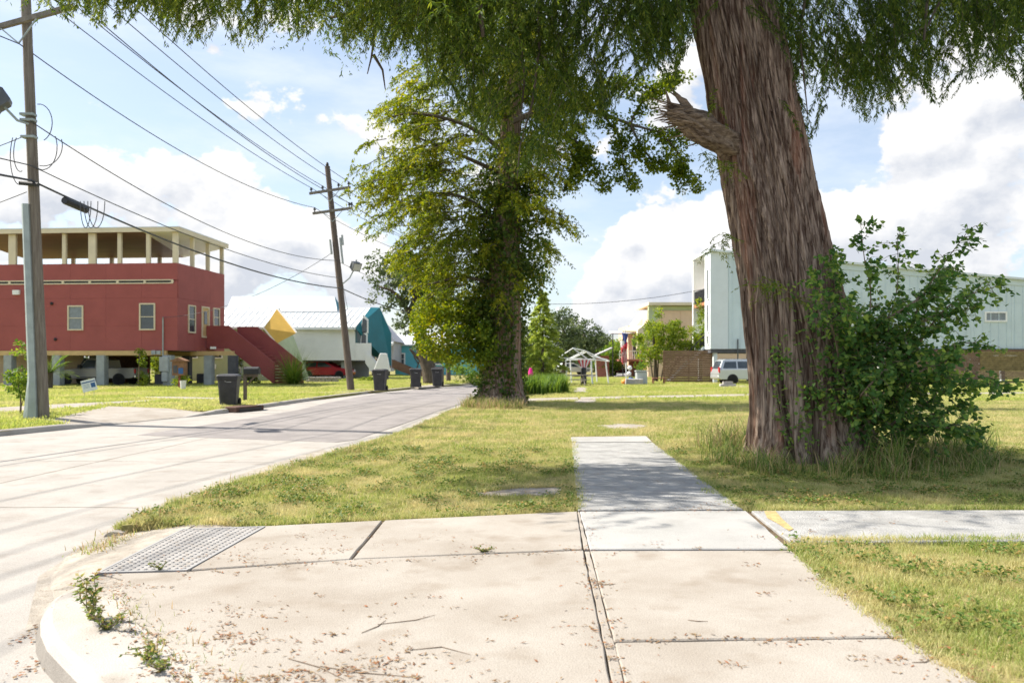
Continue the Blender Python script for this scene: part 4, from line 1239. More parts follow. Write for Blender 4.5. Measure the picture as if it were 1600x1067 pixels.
# ================================================================ POLES, WIRES, STREET THINGS
def pole(name, label, x, y, h, r0, r1, lean, mname, rows=22):
    t = thing(name, label, 'utility pole', (x, y, 0))
    pts = [(lean[0] * k / rows * h, lean[1] * k / rows * h, -.2 + (h + .2) * k / rows) for k in range(rows + 1)]
    b = MB().tube(pts, [r0 + (r1 - r0) * k / rows + random.uniform(-.004, .004) for k in range(rows + 1)], 14)
    b.build('shaft', mname, t, smooth=False)
    return t
def crossarm(t, c, u, half, ins, m='arm_wood', brace=True):
    """c centre (local), u unit horizontal, ins: positions of insulators along u"""
    c, u = Vector(c), Vector(u).normalized()
    b = MB().bar(c - u * half, c + u * half, .11, .13)
    a = b.build('crossarm', m, t)
    if brace:
        b = MB()
        for s in (-1, 1): b.bar(c + u * (.55 * s) + Vector((0, -.03, -.07)), c + Vector((0, -.03, -.6)), .03, .03)
        b.build('brace', 'galv', a)
    for s in ins:
        p = c + u * s
        MB().lathe([(.03, .0), (.03, .1), (.075, .11), (.08, .16), (.045, .18), (.06, .22), (.035, .26)], (p.x, p.y, p.z + .06), 9).build('insulator', 'ceramic', a)
    return a
UW = Vector((.985, -.17, 0))            # across the street
P1 = Vector((-12.62, 21.55, 0))
P2 = Vector((-8.75, 43.6, 0))
P3 = Vector((-5.2, 65.5, 0))
LN1, LN2 = (-.042, 0), (-.108, .0)
t1 = pole('utility_pole', 'weathered wooden utility pole with pale metal cable guard at the driveway', P1.x, P1.y, 13.0, .155, .115, LN1, 'wood_pole')
def top1(z): return Vector((LN1[0] * z, 0, z))
crossarm(t1, top1(10.62) + Vector((-.1, -.17, 0)), (UW.x, UW.y, .17), 1.62, (1.5,))
crossarm(t1, top1(12.4) + Vector((0, -.17, 0)), UW, 1.35, (-1.25, -.5, .5, 1.25))
b = MB()
for z in np.linspace(0, 5.1, 2): pass
gx = -.21
b.prism([(gx - .2, -.14, -.05), (gx + .14, -.16, -.05), (gx + .14, .1, -.05), (gx - .2, .1, -.05)], (0, 0, .02))
sec = [(-.02, .32, .22), (.35, .26, .2), (1.0, .165, .17), (1.15, .155, .16), (5.75, .13, .14)]
vs, fs = [], []
for z, w, d in sec:
    c = top1(z).x - .12
    vs += [(c - w, -.10 - d * .5, z), (c - w * .5, -.16 - d * .5, z), (c + .06, -.12 - d * .5, z), (c + .06, .05, z), (c - w, .05, z)]
for i in range(len(sec) - 1):
    for k in range(5): fs.append((i * 5 + k, i * 5 + (k + 1) % 5, (i + 1) * 5 + (k + 1) % 5, (i + 1) * 5 + k))
fs += [(4, 3, 2, 1, 0), tuple(20 + k for k in range(5))]
b.add(vs, fs)
b.build('cable_guard', 'galv', t1)
def floodlight(t, p, aim, s=1.0, arm=None):
    p, aim = Vector(p), Vector(aim).normalized()
    r = aim.cross(Vector((0, 0, 1))).normalized()
    u = r.cross(aim).normalized()
    q = lambda a, bb, c: p + (aim * a + r * bb + u * c) * s
    fr = [(-.24, .2, .16), (-.16, .26, .22), (.12, .27, .24), (.2, .3, .27)]
    vs, fs = [], []
    for a, w, h in fr: vs += [q(a, -w, -h), q(a, w, -h), q(a, w, h), q(a, -w, h)]
    for i in range(3):
        for k in range(4): fs.append((i * 4 + k, i * 4 + (k + 1) % 4, (i + 1) * 4 + (k + 1) % 4, (i + 1) * 4 + k))
    fs += [(3, 2, 1, 0), (12, 13, 14, 15)]
    f = MB().add(vs, fs).build('floodlight', 'lampgrey', t)
    b = MB().hexa([q(.2, -.25, -.22), q(.2, .25, -.22), q(.21, .25, -.22), q(.21, -.25, -.22), q(.2, -.25, .22), q(.2, .25, .22), q(.21, .25, .22), q(.21, -.25, .22)])
    b.build('lens', 'lens', f)
    b = MB().lathe([(.05, 0), (.05, .1), (.04, .13)], tuple(q(-.02, 0, .24)), 8); b.build('photocell', 'meter', f)
    if arm:
        b = MB().tube([p - u * .22 * s] + [Vector(a) for a in arm], .035, 7); b.build('bracket', 'galv', f)
floodlight(t1, (-.92, -.45, 8.45), (-.75, -.35, -.55), 1.0, arm=[(-.55, -.25, 7.95), (-.33, -.1, 7.9)])
b = MB()
for z in (8.15, 8.0, 7.55): 
    c = top1(z)
    b.box(c.x - .19, c.x + .17, -.2, .0, z - .03, z + .03)
b.build('pole_band', 'galv', t1)
b = MB()
def loop(c, rx, rz, a0, a1, n=12, y=-.2): return [(c[0] + rx * math.cos(a0 + (a1 - a0) * i / n), y, c[1] + rz * math.sin(a0 + (a1 - a0) * i / n)) for i in range(n + 1)]
for c, rx, rz, a0, a1 in (((.1, 7.25), .38, .6, -1.9, .5), ((.12, 7.3), .5, .55, -1.8, .3), ((.0, 7.9), .35, .5, -1.2, 1.7), ((-.52, 7.0), .25, .75, 2.4, 5.2), ((-.5, 7.1), .18, .5, 2.2, 5.0)):
    b.tube(loop(c, rx, rz, a0, a1), .012, 5)
b.build('loose_cable', 'wire', t1)
b = MB().tube([top1(6.3) + Vector((-.25, -.2, 0)), top1(6.3) + Vector((.25, -.2, -.05))], .06, 8); b.build('cable_clamp', 'black', t1)

t2 = pole('utility_pole', 'leaning wooden utility pole with two crossarms beside the front lawn', P2.x, P2.y, 12.2, .2, .14, LN2, 'wood_pole_dark')
def top2(z): return Vector((LN2[0] * z, 0, z))
crossarm(t2, top2(10.85) + Vector((.04, -.2, 0)), (UW.x, UW.y, .11), 1.18, (-1.08, -.42, .5, 1.08))
crossarm(t2, top2(9.75) + Vector((.08, -.2, 0)), (UW.x, UW.y, .10), 1.15, (-1.05, .95, 1.08))
b = MB().lathe([(.06, 0), (.09, .1), (.05, .22)], tuple(top2(12.2)), 8); b.build('pole_cap', 'black', t2)
b = MB()
for dx, z0, z1 in ((.3, 6.9, 8.3), (.42, 7.9, 8.45), (-.26, 7.4, 8.2)): b.tube([top2(z0) + Vector((dx, -.1, 0)), top2(z1) + Vector((dx, -.1, 0))], .06, 8)
b.build('cable_riser', 'meter', t2)
floodlight(t2, top2(6.75) + Vector((1.0, -.3, 0)), (.5, -.5, -.45), .9, arm=[top2(6.1) + Vector((.6, -.2, 0)), top2(5.8) + Vector((.18, -.1, 0))])
t3 = pole('utility_pole', 'distant dark utility pole standing beyond the row of black bins', P3.x, P3.y, 11.8, .2, .14, (-.01, 0), 'wood_pole_dark')
crossarm(t3, (-.1, -.2, 10.6), UW, 1.2, (-1.1, -.4, .4, 1.1))
crossarm(t3, (-.1, -.2, 9.6), UW, 1.1, (-1.0, 1.0))

def span(a, b_, sag, n=22):
    a, b_ = Vector(a), Vector(b_)
    return [a.lerp(b_, i / n) - Vector((0, 0, sag * 4 * (i / n) * (1 - i / n))) for i in range(n + 1)]
WIRES = []
def wire(paths, label, r=.016, group=None):
    b = MB()
    for p in paths: b.tube(p, r, 5)
    o = b.build('overhead_wire', 'wire')
    tag(o, label, 'overhead wire', group)
U = UW
A1 = lambda s, z=12.7: P1 + top1(12.4) + U * s + Vector((0, -.17, .28))
A2 = lambda s: P2 + top2(10.85) + U * s + Vector((.04, -.2, .3 + .11 * s))
A3 = lambda s: P3 + Vector((-.1, -.2, 10.9)) + U * s
back = Vector((-3.85, -22.2, .2))
nm = ['leftmost of the four top wires, on the outer left insulators', 'second top wire, just left of the pole tops', 'third top wire, just right of the pole tops', 'rightmost of the four top wires, on the outer right insulators']
for k, (s1, s2) in enumerate(((-1.25, -1.08), (-.5, -.42), (.5, .5), (1.25, 1.08))):
    wire([span(A1(s1), A1(s1) + back, .35), span(A1(s1), A2(s2), .4), span(A2(s2), A3(s2), .4)], nm[k])
q1, q2, q3 = P1 + top1(10.62) + Vector((1.35, -.4, .6)), P2 + top2(9.75) + U * 1.0 + Vector((.08, -.2, .36)), P3 + Vector((.9, -.3, 9.9))
wire([span(q1, q1 + back, .4), span(q1, q2, .5), span(q2, q3, .4)], 'wire from the lower crossarm tip of the near pole to the far crossarm')
q1, q2, q3 = P1 + top1(10.0) + Vector((-.1, -.2, 0)), P2 + top2(9.75) - U * 1.05 + Vector((.08, -.2, .2)), P3 + Vector((-1.1, -.2, 9.85))
wire([span(q1, q1 + back, .5), span(q1, q2, .7), span(q2, q3, .4)], 'sagging wire running to the left tip of the lower far crossarm')
q1, q2 = P1 + top1(7.95) + Vector((.1, -.2, 0)), P2 + top2(7.05) + Vector((0, -.2, 0))
wire([span(q1, q2, .9), span(q2, P3 + Vector((0, -.2, 7)), .5)], 'single cable leaving the near pole at the loose loops')
q1, q2 = P1 + top1(6.35) + Vector((.1, -.25, 0)), P2 + top2(5.55) + Vector((.1, -.2, 0))
s_ = span(q1, q2, .55)
wire([s_, span(q1, q1 + back * .9, .5), span(q2, P3 + Vector((0, -.2, 5.4)), .5)], 'thick black cable carrying the splice box', .03)
i0 = s_[1].lerp(s_[2], .2); i1 = s_[2].lerp(s_[3], .1)
sb = MB().tube([i0 + Vector((0, 0, -.12)), i0.lerp(i1, .04) + Vector((0, 0, -.12)), i1 + Vector((0, 0, -.12))], [.1, .11, .1], 10).build('splice_box', 'black')
tag(sb, 'black splice box hanging from the thick cable near the pole', 'splice box')
b = MB()
for dx in (.1, .25, .4): b.tube(loop((i0.x + .5 + dx, i0.z - .15), .12 + dx * .3, .75, math.pi, 2 * math.pi, 12, i0.y), .012, 5)
b.build('cable_loop', 'wire', sb)
q1, q2 = P1 + top1(6.75) + Vector((.1, -.25, 0)), P2 + top2(6.1) + Vector((.1, -.2, 0))
wire([span(q1, q2, .5), span(q1, q1 + back * .9, .4)], 'thin cable just above the thick black cable')
hc = RH.matrix_world
RHp = lambda x, y, z: Vector((-21.75, 52, 0)) + Vector((x * math.cos(R(-4.47)) - y * math.sin(R(-4.47)), x * math.sin(R(-4.47)) + y * math.cos(R(-4.47)), z))
wire([span(P2 + top2(7.5) + Vector((-.2, -.1, 0)), RHp(-.86, -.2, 4.45), .8)], 'service drop from the leaning pole to the red house conduit', .014)
wire([span(P2 + top2(7.3) + Vector((.1, -.1, 0)), Vector((-14.6, 74.5, 4.4)), .8)], 'service drop from the leaning pole to the white house', .014)
wire([span(Vector((15.0, 63.5, 7.3)), P3 + Vector((0, 0, 7.0)), .9)], 'service drop reaching the pale blue house under the clouds', .022)
for k, (ex, ez) in enumerate(((-26, 6.5), (-26, 4.6))):
    wire([span(P1 + top1(7.6 - k * 1.5) + Vector((-.2, 0, 0)), Vector((ex, 27, ez)), .3)], ['upper service wire falling left from the near pole', 'lower service wire falling left from the near pole'][k], .012)

# ---------------------------------------------------------------- wheelie bins
def make_bin(label):
    t = thing('wheelie_bin', label, 'bin', (0, 0, 0), 0, 'black wheelie bins put out along the left kerb')
    def ring(w, d0, d1, z, c=.05):
        return [(-w + c, d0, z), (w - c, d0, z), (w, d0 + c, z), (w, d1 - c, z), (w - c, d1, z), (-w + c, d1, z), (-w, d1 - c, z), (-w, d0 + c, z)]
    def loft(rs):
        vs = [v for r in rs for v in r]
        fs = [(i * 8 + k, i * 8 + (k + 1) % 8, (i + 1) * 8 + (k + 1) % 8, (i + 1) * 8 + k) for i in range(len(rs) - 1) for k in range(8)]
        return MB().add(vs, fs + [tuple(range(7, -1, -1)), tuple((len(rs) - 1) * 8 + k for k in range(8))])
    loft([ring(.26, -.28, .26, .03), ring(.27, -.29, .27, .12), ring(.325, -.36, .35, .92), ring(.345, -.39, .37, .93), ring(.345, -.39, .37, 1.0)]).build('body', 'bin', t)
    loft([ring(.355, -.42, .38, 1.003), ring(.36, -.42, .40, 1.05), ring(.33, -.36, .37, 1.09), ring(.22, -.25, .28, 1.115)]).build('lid', 'bin', t)
    b = MB().tube([(-.3, .42, 1.0), (-.3, .47, .97), (.3, .47, .97), (.3, .42, 1.0)], .02, 7); b.build('handle', 'bin', t)
    for s in (-1, 1):
        w = MB().lathe([(.05, -.03), (.125, -.03), (.14, -.015), (.14, .015), (.125, .03), (.05, .03)], (s * .3, .3, .14), 16, 'x').build('wheel', 'tyre', t)
    b = MB()   # printed mark on the front: small emblem and a line of print
    b.poly([(-.08, -.349, .80), (-.045, -.349, .80), (-.045, -.353, .84), (-.03, -.352, .83), (-.03, -.354, .855), (-.06, -.357, .885), (-.09, -.354, .855), (-.085, -.352, .83)])
    b.poly([(-.02, -.351, .82), (.14, -.351, .82), (.14, -.354, .85), (-.02, -.354, .85)])
    b.poly([(-.06, -.345, .77), (.06, -.345, .77), (.06, -.347, .785), (-.06, -.347, .785)])
    b.build('printed_mark', 'label', t)
    return t
bl = ['near black bin standing beside the mailbox post', 'black bin in front of the white tapered screen, left of the other distant pair', 'black bin between the brown steps and the oak', 'farthest black bin just left of the distant pole']
bp = [(358, 634, R(8)), (594, 610.5, R(-5)), (649.5, 605.3, R(4)), (683.5, 603.2, R(-3))]
proto = make_bin(bl[0])
for i, (px, py, rz) in enumerate(bp):
    o = proto if i == 0 else copy_tree(proto)
    o['label'] = bl[i]
    p = G(px, py)
    o.location = (p.x, p.y, -.0 if i == 0 else -.005)
    o.rotation_euler.z = rz
    o.scale = (1.0, 1.0, 1.0) if i == 0 else (1.02, 1.0, 1.06)

# mailboxes
def mailbox(name, label, p, h, yaw):
    t = thing(name, label, 'mailbox', p, yaw)
    MB().box(-.055, .055, -.055, .055, -.1, h + .18).build('post', 'wood_pole_dark', t)
    MB().box(-.05, .5, -.05, .05, h - .22, h - .12).bar((.05, 0, h - .55), (.4, 0, h - .2), .06, .06).build('arm', 'wood_pole_dark', t)
    pr = [(-.02, -.12, h - .12), (-.02, .12, h - .12), (-.02, .12, h + .06)] + [(-.02, .12 * math.cos(a), h + .06 + .11 * math.sin(a)) for a in np.linspace(.3, math.pi - .3, 7)] + [(-.02, -.12, h + .06)]
    bx = MB().prism(pr, (.58, 0, 0)).build('box', 'black', t)
    MB().box(.56, .58, -.11, .11, h - .1, h + .1).build('flap', 'black', bx)
    return t
mailbox('mailbox', 'black mailbox on a dark wooden post right of the near bin', G(383, 627), 1.18, R(-4))
mailbox('mailbox', 'small distant mailbox on a short post by the far pole', G(692, 602), 1.1, R(170))

# drain lip in the gutter by the bin
p = Vector((-9.12, 27.0, 0))
b = MB().box(-.75, .75, -.35, .35, -.12, .05); 
o = b.build('storm_drain', 'rust', origin=None, bevel=.02); o.location = (p.x, p.y, .0); o.rotation_euler.z = R(72)
tag(o, 'dark rusty storm drain lip at the kerb below the bin', 'drain')
MB().box(-.6, .6, -.36, -.345, -.1, .0).build('opening', 'black', o)

# yard sign
p = G(139, 622)
ys_ = thing('yard_sign', 'tilted white yard sign with blue print on the red house lawn', 'sign', (p.x, p.y, 0), R(6))
c, s = math.cos(R(14)), math.sin(R(14))
def rp(x, z, y=0): return (x * c - z * s, y, .55 + x * s + z * c)
MB().prism([rp(-.3, -.25), rp(.3, -.25), rp(.3, .25), rp(-.3, .25)], (0, .012, 0)).build('board', 'signwhite', ys_)
MB().prism([rp(-.28, .12, -.004), rp(.28, .12, -.004), rp(.28, .17, -.004), rp(-.28, .17, -.004)], (0, .003, 0)).build('blue_band', 'signblue', ys_)
MB().prism([rp(.08, -.12, -.004), rp(.26, -.12, -.004), rp(.26, .08, -.004), rp(.08, .08, -.004)], (0, .003, 0)).build('blue_block', 'signblue', ys_)
b = MB()
for z in (.05, 0, -.05, -.1): b.prism([rp(-.25, z, -.003), rp(.02, z, -.003), rp(.02, z + .022, -.003), rp(-.25, z + .022, -.003)], (0, .002, 0))
b.build('print_lines', 'signgrey', ys_)
MB().tube([(-.2, .02, -.1), (-.2, .02, .5)], .008, 5).tube([(.2, .02, -.1), (.2, .02, .6)], .008, 5).build('stake', 'galv', ys_)

# little wooden box on a post in the lawn
p = G(281, 606)
lb = thing('box_on_post', 'small brown wooden box with pitched roof on a red post in the lawn', 'garden box', (p.x, p.y, 0))
MB().box(-.07, .07, -.07, .07, -.1, .75).build('post', 'red_dark', lb)
bd = MB().box(-.36, .36, -.25, .25, .75, 1.6).build('body', 'boxwood', lb)
MB().box(.02, .3, -.27, -.252, .85, 1.2).build('notice', 'signblue', bd)
MB().box(-.28, -.05, -.27, -.252, .9, 1.35).build('hatch', 'pier_dark', bd)
MB().prism([(-.45, -.33, 1.58), (.45, -.33, 1.58), (.45, -.33, 1.64), (.0, -.33, 1.82), (-.45, -.33, 1.64)], (0, .66, 0)).build('roof', 'boxwood', lb)
p = G(284, 608)
o = MB().lathe([(.13, 0), (.17, .5), (.18, .52), (.15, .52), (.14, .4)], (0, 0, 0), 14).build('white_pot', 'potwhite'); o.location = (p.x + .2, p.y - .3, -.02)
tag(o, 'white pot standing at the foot of the wooden box', 'pot')
# tubs under the red house
for k, (px, py, w) in enumerate(((243, 602, .5), (311, 600, .55))):
    p = G(px, py)
    o = MB().box(-w, w, -.3, .3, 0, .75).build('storage_tub', 'pier_dark', bevel=.05); o.location = (p.x, p.y + 1.2, -.02)
    tag(o, ['dark storage tub under the red house left of the meter pier', 'dark storage tub under the red house between two right piers'][k], 'tub')

# ---------------------------------------------------------------- vehicles
def vehicle(name, label, cat, L, W, low, green, wheels, wr, paint, loc, rz, glass, doors, tails, heads, extra=None):
    """low: side outline of the lower body (x along length, z); green: outline of the cabin; glass: side window outlines; wheels: axle x"""
    t = thing(name, label, cat, loc, rz)
    h = W / 2
    def loft(outline, w0, w1, zlo, zhi):
        n = len(outline)
        f = lambda z: w0 + (w1 - w0) * min(max((z - zlo) / (zhi - zlo), 0), 1)
        vs = [(x, -f(z), z) for x, z in outline] + [(x, f(z), z) for x, z in outline]
        return MB().add(vs, [tuple(range(n - 1, -1, -1)), tuple(range(n, 2 * n))] + [(i, (i + 1) % n, n + (i + 1) % n, n + i) for i in range(n)])
    zc = max(z for _, z in low)
    loft(low, h * .98, h * .98, 0, zc).build('body', paint, t, bevel=.035)
    zg0, zg1 = min(z for _, z in green), max(z for _, z in green)
    g = lambda z: h * .94 + (h * .74 - h * .94) * (z - zg0) / (zg1 - zg0)
    loft(green, h * .94, h * .74, zg0, zg1).build('cabin', paint, t, bevel=.03)
    for o_ in glass:
        for s in (-1, 1):
            MB().prism([(x, s * (g(z) + .004), z) for x, z in o_], (0, s * .008, 0)).build('side_window', 'glass', t)
    for x, z0, z1, dx in doors:
        pass
    for x in wheels:
        for s in (-1, 1):
            MB().lathe([(wr * 1.16, -.02), (wr * 1.16, .02)], (x, s * (h * .98 - .01), wr * 1.0), 20, 'y').build('wheel_arch', 'black', t)
            w = MB().lathe([(wr * .6, -.1), (wr * .95, -.1), (wr, -.07), (wr, .07), (wr * .95, .1), (wr * .6, .1)], (x, s * (h * .98 - .06), wr), 22, 'y').build('wheel', 'tyre', t)
            MB().lathe([(wr * .62, 0), (wr * .56, .025), (wr * .15, .01), (wr * .1, .03)], (x, s * (h * .98 + .03) if s > 0 else -(h * .98 + .03) - .0, wr), 14, 'y').build('rim', 'rim', w)
            b = MB()
            for k in range(5):
                a = 2 * math.pi * k / 5 + .3
                b.bar((x + wr * .22 * math.cos(a), s * (h * .98 + .058), wr + wr * .22 * math.sin(a)), (x + wr * .5 * math.cos(a), s * (h * .98 + .058), wr + wr * .5 * math.sin(a)), .012, wr * .06)
            b.build('rim_slots', 'tyre', w)
    for x, z0, z1, y0, y1 in tails:
        for s in (-1, 1): MB().box(x - .05, x + .05, min(s * h * y0, s * h * y1), max(s * h * y0, s * h * y1), z0, z1).build('tail_light', 'tail', t, bevel=.015)
    for x, z0, z1, y0, y1 in heads:
        for s in (-1, 1): MB().box(x - .09, x + .09, min(s * h * y0, s * h * y1), max(s * h * y0, s * h * y1), z0, z1).build('headlight', 'headlamp', t, bevel=.02)
    if extra: extra(t, h)
    return t
def truck_extra(t, h):
    MB().prism([(-1.05, -h * .86, 1.12), (-.62, -h * .80, 1.78), (-.62, h * .80, 1.78), (-1.05, h * .86, 1.12)], (-.02, 0, .02)).build('windscreen', 'glass', t)
    MB().box(-2.98, -2.86, -h * .95, h * .95, .42, .68).build('bumper', 'chrome', t, bevel=.03)
    MB().box(2.86, 3.0, -h * .95, h * .95, .5, .7).build('bumper', 'chrome', t, bevel=.03)
    for s in (-1, 1):
        MB().box(-.95, -.72, min(s * h * .98, s * h * 1.16), max(s * h * .98, s * h * 1.16), 1.15, 1.38).build('mirror', 'black', t, bevel=.03)
        MB().box(.28, .45, min(s * h * .985, s * h * 1.0), max(s * h * .985, s * h * 1.0), .95, 1.0).build('door_handle', 'black', t)
        MB().box(-1.05, .62, min(s * h * .975, s * h * .99), max(s * h * .975, s * h * .99), .5, .56).build('door_sill', 'black', t)
    MB().box(.95, 2.8, -h * .86, h * .86, 1.12, 1.165).build('bed_floor', 'black', t)
pk = G(170, 600.5)
vehicle('pickup_truck', 'pewter grey pickup truck parked under the red house facing left', 'pickup truck', 5.8, 1.95,
        [(-2.95, .45), (-2.95, .82), (-2.85, 1.02), (-1.15, 1.12), (.95, 1.16), (2.9, 1.18), (2.92, .55), (2.6, .45), (2.25, .45), (1.4, .45), (-1.5, .42), (-2.3, .42)],
        [(-1.12, 1.1), (-.55, 1.75), (-.3, 1.82), (.7, 1.82), (.95, 1.72), (1.0, 1.1)],
        (-1.85, 1.83), .38, 'cargrey', (pk.x, 54.8, 0), R(-3), [[(-.9, 1.16), (-.48, 1.7), (.15, 1.7), (.15, 1.16)], [(.25, 1.16), (.25, 1.7), (.75, 1.7), (.85, 1.16)]], [], [(2.9, .8, 1.1, .8, .97)], [(-2.9, .78, .98, .55, .95)], truck_extra)
def van_extra(t, h):
    MB().prism([(-2.42, -h * .78, 1.08), (-2.20, -h * .70, 1.62), (-2.20, h * .70, 1.62), (-2.42, h * .78, 1.08)], (-.02, 0, .01)).build('rear_window', 'glass', t)
    MB().box(-2.55, -2.4, -h * .93, h * .93, .38, .62).build('bumper', 'carsilver', t, bevel=.04)
    for s in (-1, 1):
        MB().box(-1.9, 1.0, min(s * h * .70, s * h * .66), max(s * h * .70, s * h * .66), 1.755, 1.79).build('roof_rail', 'lampgrey', t)
        MB().box(-.3, -.05, min(s * h * .985, s * h * 1.0), max(s * h * .985, s * h * 1.0), .98, 1.03).build('door_handle', 'carsilver', t)
        MB().box(1.0, 1.2, min(s * h * .95, s * h * 1.13), max(s * h * .95, s * h * 1.13), 1.1, 1.28).build('mirror', 'carsilver', t, bevel=.03)
vehicle('minivan', 'silver minivan parked under the pale blue house, half hidden by the big trunk', 'minivan', 5.0, 1.95,
        [(-2.5, .4), (-2.52, .75), (-2.45, 1.05), (1.35, 1.1), (2.3, .95), (2.5, .7), (2.48, .35), (-2.3, .32)],
        [(-2.45, 1.04), (-2.2, 1.66), (-1.95, 1.76), (.2, 1.76), (.75, 1.66), (1.65, 1.05)],
        (-1.5, 1.45), .335, 'carsilver', (17.0, 57.4, 0), R(3), [[(-2.18, 1.12), (-2.0, 1.58), (-1.2, 1.6), (-1.2, 1.12)], [(-1.1, 1.12), (-1.1, 1.6), (-.1, 1.6), (-.1, 1.12)], [(0, 1.12), (0, 1.6), (.45, 1.58), (1.1, 1.12)]], [], [(-2.44, .78, 1.2, .78, .985)], [(2.42, .66, .85, .5, .93)], van_extra)
car_low = [(-2.25, .35), (-2.28, .75), (-2.1, .95), (1.1, .98), (2.05, .85), (2.25, .62), (2.22, .32), (-2.1, .3)]
car_gr = [(-2.0, .93), (-1.5, 1.42), (-1.0, 1.5), (.1, 1.48), (1.15, .95)]
car_gl = [[(-1.75, 1.0), (-1.4, 1.36), (-.65, 1.4), (-.65, 1.0)], [(-.55, 1.0), (-.55, 1.4), (.05, 1.38), (.75, 1.0)]]
def small(name, label, paint, px, py, Y, rz, sc=1.0):
    p = At(px, py, Y)
    t = vehicle(name, label, 'car', 4.5, 1.8, car_low, car_gr, (-1.35, 1.4), .33, paint, (p.x, Y, 0), rz, car_gl, [], [(-2.22, .7, .9, .6, .98)], [(2.15, .62, .78, .55, .95)])
    t.scale = (sc, sc, sc)
    return t
small('red_car', 'red hatchback parked under the white house by the low hedge', 'carred', 511, 590, 76.5, R(-8), 1.12)
small('dark_red_car', 'dark red car seen from behind near the flag pole', 'carmaroon', 973, 588, 96, R(82), 1.05)
small('white_car', 'small white car far behind the white canopy frame', 'signwhite', 893, 586, 105, R(15))
small('dark_car', 'dark car parked far off behind the pink cloth', 'cardark', 822, 587, 100, R(5))

# ---------------------------------------------------------------- yard things in the centre
# bare canopy frame
cf = thing('canopy_frame', 'bare white tubular canopy frame standing on the lawn', 'canopy frame', (5.95, 58, 0))
def cp(px, py, Y): 
    v = At(px, py, Y)
    return Vector((v.x - 5.95, v.y - 58, v.z))
legs = [((886, 596.5), 57, 884, 563), ((893, 594), 59.5, 891, 562), ((925, 596), 59.5, 924, 562), ((933, 594), 61.5, 930, 562), ((951, 597), 57, 946, 563), ((926, 599), 56, 923, 563)]
for (bx, by), Y, tx, ty in legs:
    a = cp(bx, by, Y); a.z = -.05
    MB().tube([a, cp(tx, ty, Y)], .05, 7).build('leg', 'tubewhite', cf)
def tubes(name, segs, r=.045):
    b = MB()
    for sg in segs: b.tube([cp(*q) for q in sg], r, 6)
    b.build(name, 'tubewhite', cf)
tubes('roof_tube', [[(874, 558, 57), (895, 544, 57), (921, 563, 57)], [(886, 562, 59), (914, 548, 59), (946, 563, 59)], [(891, 561, 62), (916, 550, 62), (930, 561, 62)], [(895, 544, 57), (914, 548, 59), (916, 550, 62)], [(924, 556, 57), (951, 563, 57)]])
tubes('eave_tube', [[(874, 559, 57), (946, 563, 57)], [(884, 563, 57), (891, 562, 61.5)], [(891, 562, 61.5), (930, 562, 61.5)], [(930, 562, 61.5), (952, 564, 57)]])
# flag on its pole
fp = thing('flag_pole', 'thin white flag pole with a red white and blue striped flag hanging limp', 'flag pole', (At(979, 600, 57).x, 57, 0))
MB().tube([(0, 0, -.1), (-.12, 0, 3.9)], .04, 8).build('pole', 'tubewhite', fp)
def limp(name, mname, x0, x1, z0, z1, yy, seg=6):
    b = MB()
    vs, fs = [], []
    for i in range(seg + 1):
        for j in range(5):
            t, u = i / seg, j / 4
            vs.append((x0 + (x1 - x0) * u + .05 * math.sin(t * 5 + u * 3), yy + .07 * math.sin(u * 7 + t * 2), z0 + (z1 - z0) * t - .1 * u))
    for i in range(seg):
        for j in range(4): fs.append((i * 5 + j, i * 5 + j + 1, (i + 1) * 5 + j + 1, (i + 1) * 5 + j))
    b.add(vs, fs)
    return b
fl = limp('flag', 'flagwhite', -.4, .02, 1.55, 3.1, -.05).build('flag', 'flagwhite', fp)
limp('canton', 'flagblue', -.28, .05, 2.75, 3.65, -.08).build('blue_canton', 'flagblue', fl)
for k in range(4): limp('stripe', 'flagred', -.36 + k * .11, -.31 + k * .11, 1.5 + .04 * k, 3.0 - .12 * (3 - k), -.10 - .01 * k).build('red_stripe', 'flagred', fl)
# flag cloth draped from the canopy with a dark stand below
dc = thing('draped_flag', 'striped red and white flag cloth draped from the canopy frame', 'flag', (At(912, 570, 56.5).x, 56.5, 0))
for k in range(7):
    x = -.33 + k * .11
    MB().prism([(x * 1.3, .02 * (k % 2), 1.72), (x * 1.3 + .13, .02 * ((k + 1) % 2), 1.72), (x * .6 + .06, .0, .95 + abs(x) * .9), (x * .6, .0, .95 + abs(x) * .9)], (0, .02, 0)).build('stripe', ['flagred', 'flagwhite'][k % 2], dc)
o = MB().lathe([(.2, -.02), (.22, .3), (.2, .5), (.17, 1.1), (.1, 1.18)], (0, 0, 0), 12).build('dark_stand', 'black'); o.location = (At(912, 590, 56.3).x, 56.3, 0)
tag(o, 'black barrel shaped stand below the draped striped flag', 'stand')
# picnic table
p = At(892, 592, 52)
pt = thing('picnic_table', 'grey weathered picnic table in front of the canopy frame', 'picnic table', (p.x, 52, 0), R(4))
for k in range(4): MB().box(-1.1, 1.1, -.36 + k * .18, -.2 + k * .18, .70, .74).build('plank', 'weathered', pt)
for s in (-1, 1):
    MB().box(-1.1, 1.1, s * .75 - .13, s * .75 + .13, .40, .44).build('bench', 'weathered', pt)
    b = MB().bar((s * .8, -.8, -.05), (s * .8, -.15, .7), .06, .09).bar((s * .8, .8, -.05), (s * .8, .15, .7), .06, .09).bar((s * .8, -.85, .36), (s * .8, .85, .36), .05, .09); b.build('leg_frame', 'weathered', pt)
